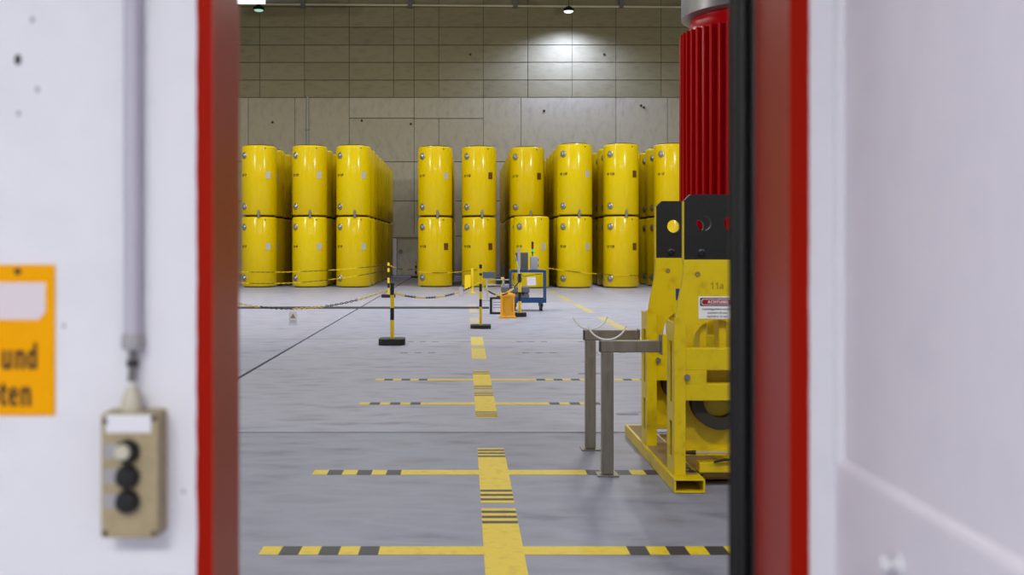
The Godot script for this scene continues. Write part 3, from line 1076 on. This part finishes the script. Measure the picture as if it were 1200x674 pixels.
	# instruction sign on the near web (a part fixed to it)
	st = begin()
	var sx0 := 1.574
	var sx1 := 1.836
	box(st, Vector3(sx0, 1.112, -6.9065), Vector3(sx1, 1.263, -6.903), 0.0008)
	var sign := part("instruction_plate", st, M.sign_white, t, off)
	var sc := (sx0 + sx1) * 0.5
	st = begin()
	extrude(st, round_rect(Vector2(sx0 + 0.010, 1.199), Vector2(sx1 - 0.010, 1.254), 0.008), -6.9035, -6.902)
	part("header", st, M.sign_navy, sign)
	st = begin()
	extrude(st, round_rect(Vector2(sx0 + 0.018, 1.206), Vector2(sx1 - 0.018, 1.247), 0.014), -6.9025, -6.9012)
	part("header_border", st, M.sign_white, sign)
	st = begin()
	extrude(st, round_rect(Vector2(sx0 + 0.022, 1.2095), Vector2(sx1 - 0.022, 1.2435), 0.012), -6.9018, -6.9004)
	part("header_field", st, M.sign_red, sign)
	words("lettering", "ACHTUNG", 0.020, M.sign_white, sign, Vector3(sc, 1.2265, -6.9000), 1.05, 0, "Droid Sans", 0.001)
	words("lettering", "Anschlagpunkte umstellen", 0.0125, M.sign_navy, sign, Vector3(sc, 1.178, -6.9025), 0.95, 0, "Droid Sans", 0.001)
	words("lettering", "CASTOR V 25 mm", 0.0125, M.sign_navy, sign, Vector3(sc - 0.004, 1.152, -6.9025), 0.95, 0, "Droid Sans", 0.001)
	words("lettering", "CASTOR Ic 15 mm", 0.0125, M.sign_navy, sign, Vector3(sc - 0.004, 1.128, -6.9025), 0.95, 0, "Droid Sans", 0.001)

func guard_arms() -> void:
	# two square-tube arms bolted to the stand's posts
	for k in 2:
		var z := 7.17 if k == 0 else 8.08
		var xl := 0.955 if k == 0 else 0.948
		var lab := "stainless square-tube guard rail in front, bolted to the stand's near post" if k == 0 else "stainless square-tube guard rail behind the first, bolted to the stand's far post"
		var t := thing("guard_rail", lab, "guard rail", Vector3(xl + 0.04, 0, -z), "stainless guard rails")
		var st := begin()
		box(st, Vector3(-0.04, 0.01, -0.04), Vector3(0.04, 0.862, 0.04), 0.006)
		part("leg", st, M.stainless, t)
		st = begin()
		box(st, Vector3(-0.075, 0.0, -0.07), Vector3(0.075, 0.010, 0.07), 0.003)
		part("base_plate", st, M.stainless, t)
		st = begin()
		var reach := 1.375 - xl - 0.04
		box(st, Vector3(-0.05, 0.862, -0.04), Vector3(reach - 0.012, 0.942, 0.04), 0.006)
		part("arm", st, M.stainless, t)
		st = begin()
		box(st, Vector3(-0.054, 0.862, -0.04), Vector3(-0.0502, 0.942, 0.04), 0.001)
		part("end_cap", st, M.black, t)
		st = begin()
		box(st, Vector3(reach - 0.012, 0.845 if k == 0 else 0.855, -0.05), Vector3(reach - 0.001, 0.985 if k == 0 else 0.949, 0.05), 0.003)
		part("flange", st, M.stainless, t)
		st = begin()
		var pts := []
		for i in 25:
			var a := deg_to_rad(-90.0 - 71.0 + 142.0 * i / 24.0)
			pts.append(Vector3(0.0 + 0.142 * cos(a), 0.942 + 0.148 + 0.142 * sin(a), 0.0))
		tube(st, pts, 0.0062, 10)
		part("hose_cradle", st, M.white_hose, t)

# ------------------------------------------------------------------ chain posts and chains
func post(at: Vector3, height: float, r: float, bands: Array, label: String, base_w: float, base_h: float) -> Node3D:
	# bands: heights at which black and yellow change, starting with yellow at the base
	var t := thing("chain_post", label, "barrier post", at, "yellow and black chain posts")
	var st := begin()
	var w := base_w * 0.5
	var c := w * 0.3
	var oct := PackedVector2Array([Vector2(w, -w + c), Vector2(w, w - c), Vector2(w - c, w), Vector2(-w + c, w), Vector2(-w, w - c), Vector2(-w, -w + c), Vector2(-w + c, -w), Vector2(w - c, -w)])
	extrude(st, oct, 0.0, base_h, [], Transform3D(Basis(Vector3.RIGHT, Vector3.BACK, Vector3.UP), Vector3.ZERO))
	part("foot", st, M.post_black, t)
	var y := base_h
	for i in bands.size():
		var y1: float = bands[i]
		st = begin()
		lathe(st, [Vector2(0, y), Vector2(r, y), Vector2(r, y1), Vector2(0, y1)], 18)
		part("band", st, M.post_yellow if i % 2 == 0 else M.post_black, t)
		y = y1
	st = begin()
	lathe(st, [Vector2(0, height - 0.02), Vector2(r * 1.15, height - 0.02), Vector2(r * 1.15, height - 0.004), Vector2(r * 0.8, height), Vector2(0, height)], 18)
	part("cap", st, M.post_black, t)
	return t

func chain(called: String, label: String, a: Vector3, b: Vector3, sag: float, r: float, run := 9, segs := 45) -> void:
	# a hanging plastic chain: oblong links in alternating runs of yellow and black
	var gap := (b - a).normalized() * 0.045
	a += gap
	b -= gap
	var t := thing(called, label, "chain", a, "yellow and black barrier chains")
	var pts := []
	for i in segs + 1:
		var f := float(i) / segs
		pts.append((b - a) * f + Vector3(0, -sag * 4.0 * f * (1.0 - f), 0))
	var i := 0
	var k := 0
	while i < segs:
		var e := mini(i + run, segs)
		var st := begin()
		for l in range(i, e):
			# each link an oblong loop, turned a quarter from its neighbour
			var p: Vector3 = pts[l]
			var q: Vector3 = pts[l + 1]
			var d := (q - p).normalized()
			var side := d.cross(Vector3.UP).normalized()
			if l % 2:
				side = side.cross(d).normalized()
			var ring := []
			var L := (q - p).length() * 0.62
			for s in 9:
				var an := TAU * s / 8.0
				ring.append((p + q) * 0.5 + d * L * cos(an) + side * r * 1.6 * sin(an))
			tube(st, ring, r * 0.75, 5)
		part("link_run", st, M.post_yellow if k % 2 == 0 else M.post_black, t)
		i = e
		k += 1

func barrier_posts() -> void:
	var g := ground(459.3, 404.0)
	var p1 := Vector3(g.x, 0, -16.75)
	post(p1, 1.01, 0.032, [0.40, 0.60, 0.81, 1.005], "nearest yellow and black chain post, on a black block foot left of centre", 0.42, 0.10)
	var p2 := Vector3((563.0 - VX) * 20.05 / FOCAL, 0, -20.05)
	p2.x = (565.0 - VX) * 20.05 / FOCAL - 0.03
	post(p2, 1.25, 0.028, [0.42, 0.57, 0.72, 0.87, 1.03, 1.08, 1.17, 1.24], "tall chain post with many bands, just left of the orange bin", 0.40, 0.07)
	var p3 := Vector3((609.0 - VX) * 23.4 / FOCAL, 0, -23.4)
	post(p3, 0.98, 0.036, [0.35, 0.56, 0.78, 0.97], "chain post standing in front of the blue trolley, right of the orange bin", 0.30, 0.09)
	var p4 := Vector3((455.3 - VX) * 32.2 / FOCAL, 0, -32.2)
	post(p4, 1.12, 0.035, [0.30, 0.45, 0.62, 0.80, 0.92, 1.00, 1.11], "chain post seen behind the nearest post, at the corner of the left casks", 0.42, 0.09)
	var p5 := Vector3((589.0 - VX) * 31.5 / FOCAL, 0, -31.5)
	post(p5, 1.02, 0.05, [0.66, 1.01], "far chain post with black top, behind the grey case", 0.36, 0.08)
	var p6 := Vector3((487.4 - VX) * 52.6 / FOCAL, 0, -52.6)
	post(p6, 0.80, 0.05, [0.2, 0.34, 0.48, 0.62, 0.79], "farthest chain post, by the back wall at the end of the aisle", 0.5, 0.08)
	var p7 := Vector3(-4.35, 0, -16.2)
	post(p7, 1.01, 0.032, [0.40, 0.60, 0.81, 1.005], "chain post hidden behind the left door frame", 0.42, 0.10)
	var hook := Vector3(0, 0.90, 0)
	chain("barrier_chain", "chain sagging left from the nearest post, carrying the white radiation sign", p1 + hook, p7 + hook, 0.30, 0.0085, 13, 78)
	chain("barrier_chain", "chain sagging between the nearest post and the tall banded post", p1 + hook * 0.93, p2 + hook, 0.17, 0.009, 7, 63)
	chain("barrier_chain", "short chain from the tall banded post to the post by the blue trolley", p2 + hook * 0.95, p3 + hook * 0.9, 0.26, 0.009, 10, 60)
	chain("barrier_chain", "upper chain strung past the left casks to the corner post", Vector3(-8.6, 0.72, -36.5), p4 + Vector3(0, 1.02, 0), 0.11, 0.009, 10, 60)
	chain("barrier_chain", "lower chain strung past the left casks to the corner post", Vector3(-8.6, 0.34, -36.5), p4 + Vector3(0, 0.86, 0), 0.20, 0.009, 10, 60)
	chain("barrier_chain", "upper chain from the corner post back to the farthest post", p4 + Vector3(0, 1.02, 0), p6 + Vector3(0, 0.5, 0), 0.12, 0.009, 12, 60)
	chain("barrier_chain", "long chain hung across the front of the casks right of the aisle", seen(488, 318.5, 40.29), seen(560, 316, 40.29), 0.08, 0.009, 10, 40)
	chain("barrier_chain", "chain hung across the casks right of the blue trolley", seen(640, 314, 39.29), seen(758, 323, 39.29), 0.08, 0.009, 10, 60)
	# hanging signs
	var s := thing("hanging_sign", "small white sign with a yellow radiation triangle hanging on the left chain", "sign", seen(343.3, 381.5, 16.48), "")
	var st := begin()
	box(st, Vector3(-0.067, 0, -0.001), Vector3(0.067, 0.212, 0.001))
	part("card", st, M.paper, s)
	st = begin()
	extrude(st, PackedVector2Array([Vector2(-0.042, 0.116), Vector2(0.042, 0.116), Vector2(0, 0.190)]), 0.001, 0.0022)
	part("triangle_border", st, M.ink, s)
	st = begin()
	extrude(st, PackedVector2Array([Vector2(-0.0325, 0.1212), Vector2(0.0325, 0.1212), Vector2(0, 0.1785)]), 0.0022, 0.003)
	part("triangle", st, M.post_yellow, s)
	st = begin()
	var tc := Vector2(0, 0.141)
	for a in [90.0, 210.0, 330.0]:
		var bl := arc(tc, 0.016, a - 30, a + 30, 6)
		bl.append_array(arc(tc, 0.0055, a + 30, a - 30, 3))
		extrude(st, bl, 0.003, 0.0037)
	extrude(st, arc(tc, 0.0035, 0, 330, 11), 0.003, 0.0037)
	part("trefoil", st, M.ink, s)
	st = begin()
	for y in [0.075, 0.060, 0.045]:
		box(st, Vector3(-0.045, y, 0.0008), Vector3(0.048, y + 0.005, 0.0016))
	part("text_lines", st, M.tag_grey, s)
	st = begin()
	for x in [-0.04, 0.04]:
		tube(st, [Vector3(x, 0.205, 0), Vector3(x * 0.5, 0.235, 0), Vector3(0, 0.262, 0)], 0.003, 6)
	part("hanger", st, M.post_yellow, s)
	var c := thing("hanging_tag", "small pale card hanging on the chain between two posts", "tag", seen(540.2, 347.2, 18.9))
	st = begin()
	box(st, Vector3(-0.035, 0, -0.001), Vector3(0.035, 0.165, 0.001))
	part("card", st, M.paper, c)
	st = begin()
	tube(st, [Vector3(0, 0.16, 0), Vector3(0, 0.19, 0), Vector3(0, 0.21, 0)], 0.003, 6)
	part("hanger", st, M.post_yellow, c)

# ------------------------------------------------------------------ trolley and gear around it
func cart_group() -> void:
	var Z := 25.4
	var k := Z / FOCAL
	var t := thing("trolley", "blue two-shelf workshop trolley in front of the casks", "trolley", Vector3((619.0 - VX) * k, 0, -Z - 0.25))
	var hw := 0.43
	var hd := 0.26
	var st := begin()
	for y in [0.235, 0.985]:
		st = begin()
		box(st, Vector3(-hw, y, -hd), Vector3(hw, y + 0.012, hd))
		for s in [-1, 1]:
			box(st, Vector3(-hw, y - 0.03, s * hd - 0.015), Vector3(hw, y + (0.075 if y < 0.5 else 0.03), s * hd + 0.015), 0.004)
			box(st, Vector3(s * hw - 0.015, y - 0.03, -hd), Vector3(s * hw + 0.015, y + (0.075 if y < 0.5 else 0.03), hd), 0.004)
		part("shelf", st, M.cart_blue, t)
	for sx in [-1, 1]:
		for sz in [-1, 1]:
			st = begin()
			box(st, Vector3(sx * hw - 0.018, 0.20, sz * hd - 0.018), Vector3(sx * hw + 0.018, 1.01, sz * hd + 0.018), 0.004)
			part("leg", st, M.cart_blue, t)
			st = begin()
			var wx: float = sx * (hw - 0.10)
			box(st, Vector3(wx - 0.045, 0.10, sz * 0.19 - 0.03), Vector3(wx + 0.045, 0.205, sz * 0.19 + 0.03), 0.006)
			var fork := part("caster", st, M.steel_dull, t)
			st = begin()
			rod(st, Vector3(wx - 0.022, 0.085, sz * 0.19), Vector3(wx + 0.022, 0.085, sz * 0.19), 0.085, 20)
			part("wheel", st, M.black, fork)
	# things on the trolley
	var top := 1.017
	var cx := t.position.x
	var g := thing("equipment_cabinet", "dark grey upright cabinet on the left of the blue trolley", "cabinet", Vector3((615.0 - VX) * k, top, -Z - 0.25))
	st = begin()
	box(st, Vector3(-0.095, 0, -0.10), Vector3(0.095, 0.44, 0.08), 0.01)
	part("housing", st, M.grey_panel, g)
	st = begin()
	box(st, Vector3(-0.075, 0.05, 0.079), Vector3(0.075, 0.41, 0.084), 0.002)
	part("panel", st, flat(Color(0.33, 0.33, 0.33), 0.4), g)
	g = thing("upright_screen", "thin pale upright panel at the left front of the blue trolley", "panel", Vector3((607.6 - VX) * k, 0.89, -Z + 0.06))
	st = begin()
	box(st, Vector3(-0.028, 0, -0.02), Vector3(0.028, 0.68, 0.02), 0.006)
	part("plate", st, M.light_grey, g)
	st = begin()
	box(st, Vector3(-0.075, 0.34, -0.10), Vector3(-0.02, 0.56, -0.021), 0.008)
	part("bracket", st, M.grey_case, g)
	st = begin()
	tube(st, [Vector3(-0.07, 0.5, 0.0), Vector3(-0.05, 0.35, 0.03), Vector3(0.0, 0.2, 0.03), Vector3(0.02, 0.02, 0.03)], 0.006, 6)
	part("cable", st, M.white_hose, g)
	g = thing("control_unit", "light grey control box on the right of the blue trolley top", "control box", Vector3((626.5 - VX) * k, top, -Z - 0.25))
	st = begin()
	box(st, Vector3(-0.095, 0, -0.08), Vector3(0.095, 0.335, 0.08), 0.008)
	part("housing", st, M.light_grey, g)
	st = begin()
	for y in [0.08, 0.22]:
		box(st, Vector3(0.094, y, -0.02), Vector3(0.115, y + 0.06, 0.03), 0.004)
	part("latch", st, M.black, g)
	g = thing("signal_tower", "black signal lamp column with red and green segments above the trolley", "signal lamp", Vector3((624.8 - VX) * k, top + 0.335, -Z - 0.25))
	for seg in [["stem", 0.0, 0.085, 0.013, M.black], ["base", 0.085, 0.115, 0.028, M.black], ["green_lens", 0.115, 0.185, 0.031, M.lamp_green], ["ring", 0.185, 0.205, 0.028, M.black], ["red_lens", 0.205, 0.305, 0.030, M.lamp_red], ["cap", 0.305, 0.37, 0.029, M.black]]:
		st = begin()
		lathe(st, [Vector2(0, seg[1]), Vector2(seg[3], seg[1]), Vector2(seg[3], seg[2]), Vector2(0, seg[2])], 16)
		part(seg[0], st, seg[4], g)
	var gl := OmniLight3D.new()
	gl.name = "green_lens_light"
	gl.position = g.position + Vector3(0, 0.15, 0)
	gl.light_color = Color(0.1, 1.0, 0.45)
	gl.light_energy = 0.02
	gl.light_size = 0.03
	gl.omni_range = 60.0
	gl.omni_attenuation = 2.0
	gl.shadow_enabled = true
	add_child(gl)
	g = thing("paper_pad", "white paper sheet hanging under the blue trolley's top shelf", "paper", Vector3((623.0 - VX) * k, 0.635, -Z + 0.03))
	st = begin()
	box(st, Vector3(-0.108, 0, -0.004), Vector3(0.108, 0.21, 0.004), 0.001, Transform3D(Basis(Vector3.BACK, 0.06), Vector3.ZERO))
	part("sheet", st, M.paper, g)
	st = begin()
	tube(st, [Vector3(-0.28, 0.30, 0), Vector3(-0.2, 0.22, 0.0), Vector3(-0.02, 0.26, 0.0), Vector3(0.25, 0.29, 0)], 0.008, 6)
	part("cable", st, M.black, g)
	# orange bin
	var zb := 22.85
	g = thing("waste_bin", "orange lidded bin on the floor in front of the trolley", "bin", Vector3((595.0 - VX) * zb / FOCAL, 0, -zb - 0.12))
	st = begin()
	lathe(st, [Vector2(0, 0), Vector2(0.19, 0), Vector2(0.19, 0.035), Vector2(0.172, 0.05), Vector2(0.160, 0.12), Vector2(0.158, 0.47), Vector2(0, 0.47)], 28)
	part("body", st, M.bin_orange, g)
	st = begin()
	lathe(st, [Vector2(0.165, 0.47), Vector2(0.172, 0.48), Vector2(0.172, 0.525), Vector2(0.16, 0.545), Vector2(0.09, 0.56), Vector2(0, 0.56)], 28)
	part("lid", st, M.bin_orange, g)
	st = begin()
	tube(st, [Vector3(-0.04, 0.555, 0.0), Vector3(0.02, 0.60, 0.0), Vector3(0.09, 0.65, 0.0)], 0.010, 8)
	part("handle", st, M.post_yellow, g)
	for s in [-1, 1]:
		st = begin()
		box(st, Vector3(s * 0.105 - 0.012, 0.14, 0.10), Vector3(s * 0.105 + 0.012, 0.45, 0.135), 0.006)
		part("rib", st, M.bin_orange, g)
	# framed notice standing on the floor
	var zn := 24.2
	g = thing("framed_notice", "black framed notice board standing on the floor left of the orange bin", "notice", Vector3((582.0 - VX) * zn / FOCAL, 0, -zn))
	st = begin()
	box(st, Vector3(-0.16, 0.0, -0.16), Vector3(0.16, 0.40, -0.02), 0.006)
	part("body", st, M.black, g)
	st = begin()
	box(st, Vector3(-0.16, 0.0, -0.02), Vector3(0.16, 0.05, 0.005), 0.004)
	box(st, Vector3(-0.16, 0.36, -0.02), Vector3(0.16, 0.40, 0.005), 0.004)
	box(st, Vector3(-0.16, 0.05, -0.02), Vector3(-0.105, 0.36, 0.005), 0.004)
	box(st, Vector3(0.13, 0.05, -0.02), Vector3(0.16, 0.36, 0.005), 0.004)
	part("frame", st, M.black, g)
	st = begin()
	box(st, Vector3(-0.105, 0.05, -0.02), Vector3(0.13, 0.36, -0.012))
	var sh := part("sheet", st, M.paper, g)
	for y in [0.15, 0.21, 0.27]:
		st = begin()
		box(st, Vector3(-0.08, y, -0.013), Vector3(0.11, y + 0.022, -0.011))
		part("print_line", st, flat(Color(0.62, 0.62, 0.76), 0.6), sh)
	# two short strips of dark tape left on the floor
	for q in [[735.0, 485.6, 0.21, "short dark tape strip on the floor right of the guard rails"], [690.5, 438.0, 0.28, "short dark tape strip on the floor behind the guard rails"]]:
		var at := ground(q[0], q[1])
		g = thing("tape_strip", q[3], "tape strip", at, "dark tape strips")
		st = begin()
		box(st, Vector3(-q[2] * 0.5, 0.0005, -0.05), Vector3(q[2] * 0.5, 0.002, 0.05))
		part("strip", st, M.tape_grey, g)
	# cable duct across the floor
	g = thing("cable_duct", "long black cable duct lying straight across the concrete floor left of the notice", "cable duct", Vector3(-3.0, 0, -26.4))
	st = begin()
	extrude(st, PackedVector2Array([Vector2(-0.09, 0), Vector2(0.09, 0), Vector2(0.045, 0.05), Vector2(-0.045, 0.05)]), -4.0, 3.62, [], Transform3D(Basis(Vector3.BACK, Vector3.UP, Vector3.LEFT).inverse(), Vector3.ZERO))
	part("ramp", st, M.post_black, g)
	# grey case
	var zg := 29.4
	g = thing("transport_case", "grey plastic transport case on the floor behind the orange bin", "case", Vector3((604.0 - VX) * zg / FOCAL, 0, -zg - 0.2))
	st = begin()
	box(st, Vector3(-0.40, 0.0, -0.2), Vector3(0.40, 0.25, 0.2), 0.03)
	part("body", st, M.grey_case, g)
	st = begin()
	box(st, Vector3(-0.405, 0.255, -0.205), Vector3(0.405, 0.46, 0.205), 0.035)
	part("lid", st, M.grey_case, g)
	for s in [-0.22, 0.22]:
		st = begin()
		box(st, Vector3(s - 0.03, 0.21, 0.19), Vector3(s + 0.03, 0.30, 0.225), 0.006)
		part("latch", st, M.black, g)
	# silver stand with a display
	var zs := 30.2
	var q := zs / FOCAL
	g = thing("display_stand", "silver stand with a small grey display, left of the grey case", "display stand", Vector3((573.0 - VX) * q, 0, -zs - 0.2))
	st = begin()
	box(st, Vector3(-0.185, 0.665, -0.05), Vector3(0.185, 0.855, 0.05), 0.01)
	var hd2 := part("display", st, M.grey_case, g)
	st = begin()
	box(st, Vector3(-0.15, 0.70, 0.049), Vector3(0.15, 0.82, 0.053))
	part("screen", st, M.screen, hd2)
	st = begin()
	rod(st, Vector3(-0.06, 0.03, 0), Vector3(-0.06, 0.67, 0), 0.028, 12)
	part("column", st, M.light_grey, g)
	st = begin()
	box(st, Vector3(-0.20, 0.0, -0.2), Vector3(0.08, 0.035, 0.2), 0.008)
	part("foot", st, M.light_grey, g)
	st = begin()
	box(st, Vector3(-0.03, 0.44, -0.02), Vector3(0.60, 0.49, 0.02), 0.006)
	box(st, Vector3(0.42, 0.0, -0.02), Vector3(0.46, 0.66, 0.02), 0.006)
	box(st, Vector3(-0.03, 0.60, -0.02), Vector3(0.60, 0.63, 0.02), 0.006)
	part("rail", st, M.light_grey, g)
	st = begin()
	box(st, Vector3(0.22, 0.492, -0.10), Vector3(0.40, 0.598, 0.08), 0.01)
	part("drive_unit", st, M.black, g)
	# yellow stand with its collecting box
	var zy := 35.2
	var w := zy / FOCAL
	g = thing("yellow_stand", "small yellow stand with an open box in front of the second cask column", "stand", Vector3((553.4 - VX) * w, 0, -zy))
	st = begin()
	box(st, Vector3(-0.04, 0, -0.04), Vector3(0.04, 0.85, 0.04), 0.008)
	part("upright", st, M.post_yellow, g)
	st = begin()
	box(st, Vector3(-0.14, 0, -0.14), Vector3(0.14, 0.03, 0.14), 0.006)
	part("foot", st, M.post_yellow, g)
	st = begin()
	box(st, Vector3(-0.26, 0.13, -0.12), Vector3(-0.05, 0.16, 0.12), 0.004)
	box(st, Vector3(-0.26, 0.16, 0.10), Vector3(-0.05, 0.62, 0.12), 0.004)
	box(st, Vector3(-0.26, 0.16, -0.12), Vector3(-0.05, 0.62, -0.10), 0.004)
	box(st, Vector3(-0.26, 0.16, -0.10), Vector3(-0.24, 0.62, 0.10), 0.004)
	part("open_box", st, M.post_yellow, g)

# ------------------------------------------------------------------ lamps and pipes
func lamps_and_pipes() -> void:
	for i in STRIPS.size():
		var s: Array = STRIPS[i]
		var t := thing("strip_lamp", "long strip lamp hung high in the hall, %s %s row from the doorway" % [["left-hand", "middle", "right-hand"][i % 3 if i < 9 else i - 8], ["first", "second", "third", "fourth"][i / 3]], "lamp", Vector3(s[0], 13.4, s[1]), "strip lamps hung in the hall")
		var st := begin()
		box(st, Vector3(-0.2, 0.03, -3.0), Vector3(0.2, 0.16, 3.0), 0.01)
		part("housing", st, M.fitting_grey, t)
		st = begin()
		box(st, Vector3(-0.175, 0.0, -2.9), Vector3(0.175, 0.029, 2.9), 0.004)
		part("diffuser", st, M.glow, t)
		for z in [-2.2, 2.2]:
			st = begin()
			rod(st, Vector3(0, 0.16, z), Vector3(0, CEIL - 13.4, z), 0.01, 6)
			part("hanger", st, M.fitting_grey, t)
	for i in FLOODS.size():
		var t := thing("flood_lamp", "white wall flood lamp above the doorway inside the hall, %s of three" % ["leftmost", "middle", "rightmost"][i], "lamp", Vector3(FLOODS[i][0], 6.95, -1.43), "flood lamps above the doorway")
		var st := begin()
		var xf := Transform3D(Basis(Vector3.RIGHT, deg_to_rad(-18.0)), Vector3(0, 0, -0.2))
		box(st, Vector3(-0.6, -0.3, -0.02), Vector3(0.6, 0.3, 0.06), 0.01, xf)
		part("housing", st, M.fitting_grey, t)
		st = begin()
		box(st, Vector3(-0.55, -0.25, -0.045), Vector3(0.55, 0.25, -0.021), 0.004, xf)
		part("diffuser", st, M.glow, t)
		st = begin()
		box(st, Vector3(-0.08, -0.06, -0.16), Vector3(0.08, 0.06, 0.0), 0.006)
		part("bracket", st, M.fitting, t)
	for i in 2:
		var f: Array = SIDE_FLOODS[i]
		var at := Vector3(f[0], f[1], f[2])
		var t := thing("flood_lamp", "large flood lamp on the %s side wall, turned towards the yellow casks" % ["left", "right"][i], "lamp", at, "flood lamps on the side walls")
		t.look_at_from_position(at, SIDE_AIM)
		var st := begin()
		box(st, Vector3(-0.6, -0.3, 0.05), Vector3(0.6, 0.3, 0.13), 0.01)
		part("housing", st, M.fitting_grey, t)
		st = begin()
		box(st, Vector3(-0.55, -0.25, 0.024), Vector3(0.55, 0.25, 0.049), 0.004)
		part("diffuser", st, M.glow, t)
		st = begin()
		var to := t.transform.affine_inverse() * Vector3(f[0] + (-0.79 if i == 0 else 0.79), f[1], f[2])
		rod(st, Vector3(0, 0, 0.10), to, 0.04, 10)
		part("bracket", st, M.fitting, t)
	var st := begin()
	var t := thing("strip_lamp", "bright strip lamp at the top left corner of the hall, beside the door frame", "lamp", Vector3(-11.1, 13.02, -48.0), "strip lamps hung in the hall")
	st = begin()
	box(st, Vector3(-1.75, 0.18, -0.25), Vector3(1.75, 0.50, 0.25), 0.01)
	part("housing", st, M.fitting_grey, t)
	st = begin()
	box(st, Vector3(-1.7, 0.0, -0.2), Vector3(1.7, 0.179, 0.2), 0.01)
	part("diffuser", st, M.glow, t)
	st = begin()
	box(st, Vector3(1.75, 0.10, -0.10), Vector3(3.3, 0.42, 0.10), 0.01)
	part("cable_duct", st, M.fitting_grey, t)
	for x in [-1.2, 1.2]:
		st = begin()
		rod(st, Vector3(x, 0.5, 0), Vector3(x, CEIL - 13.02, 0), 0.012, 6)
		part("hanger", st, M.fitting_grey, t)
	# round lamps near the back wall
	for k in 2:
		var at := Vector3(5.53, 14.16, -54.7) if k == 0 else seen(303.2, 12.0, 53.0)
		t = thing("round_lamp", "round black lamp shining on the concrete wall at top right" if k == 0 else "small dim round black lamp at the top left beside the strip lamp", "lamp", at, "round lamps near the back wall")
		st = begin()
		lathe(st, [Vector2(0.27, 0.0), Vector2(0.30, 0.03), Vector2(0.28, 0.14), Vector2(0.12, 0.26), Vector2(0.0, 0.28)], 24)
		part("housing", st, M.fitting, t)
		st = begin()
		lathe(st, [Vector2(0, -0.075), Vector2(0.12, -0.065), Vector2(0.21, -0.035), Vector2(0.25, 0.005), Vector2(0, 0.006)], 20)
		part("lens", st, M.glow if k == 0 else M.glow_soft, t)
		st = begin()
		rod(st, Vector3(0, 0.27, 0), Vector3(0, CEIL - at.y, 0), 0.02, 8)
		part("stem", st, M.fitting, t)
	# ceiling panel of the small room
	t = thing("ceiling_lamp", "flat white ceiling lamp in the small room behind the viewer", "lamp", Vector3(-0.75, 2.76, 0.9))
	st = begin()
	box(st, Vector3(-0.62, 0.012, -0.32), Vector3(0.62, 0.04, 0.32), 0.004)
	part("frame", st, M.tag_white, t)
	st = begin()
	box(st, Vector3(-0.6, 0.0, -0.3), Vector3(0.6, 0.0115, 0.3), 0.002)
	part("diffuser", st, M.glow_soft, t)
	# pipe under the ceiling along the back wall
	t = thing("ceiling_pipe", "thin pale pipe running along the top of the back wall", "pipe", Vector3(0, 14.84, -56.2))
	st = begin()
	tube(st, [Vector3(-15.5, 0.10, 0), Vector3(0, -0.01, 0), Vector3(12.5, -0.10, 0)], 0.06, 10)
	part("pipe", st, M.pipe_pale, t)
	for px in [355.0, 480.5, 604.0, 728.0]:
		st = begin()
		var x: float = (px - VX) * 56.2 / FOCAL
		box(st, Vector3(x - 0.12, -0.13, -0.12), Vector3(x + 0.12, 0.30, 0.10), 0.01)
		part("bracket", st, M.fitting_grey, t)
	# conduit on the back wall behind the middle column
	t = thing("wall_conduit", "pale vertical conduit on the back wall above the left casks", "pipe", Vector3((360.2 - VX) * 56.3 / FOCAL, 0, -56.38))
	st = begin()
	tube(st, [Vector3(0, 0.02, 0), Vector3(0, 5, 0), Vector3(0, 9.85, 0)], 0.06, 10)
	part("pipe", st, M.light_grey, t)
	for y in [2.0, 5.0, 8.0]:
		st = begin()
		box(st, Vector3(-0.1, y, -0.08), Vector3(0.1, y + 0.05, 0.068), 0.005)
		part("clamp", st, M.steel_dull, t)
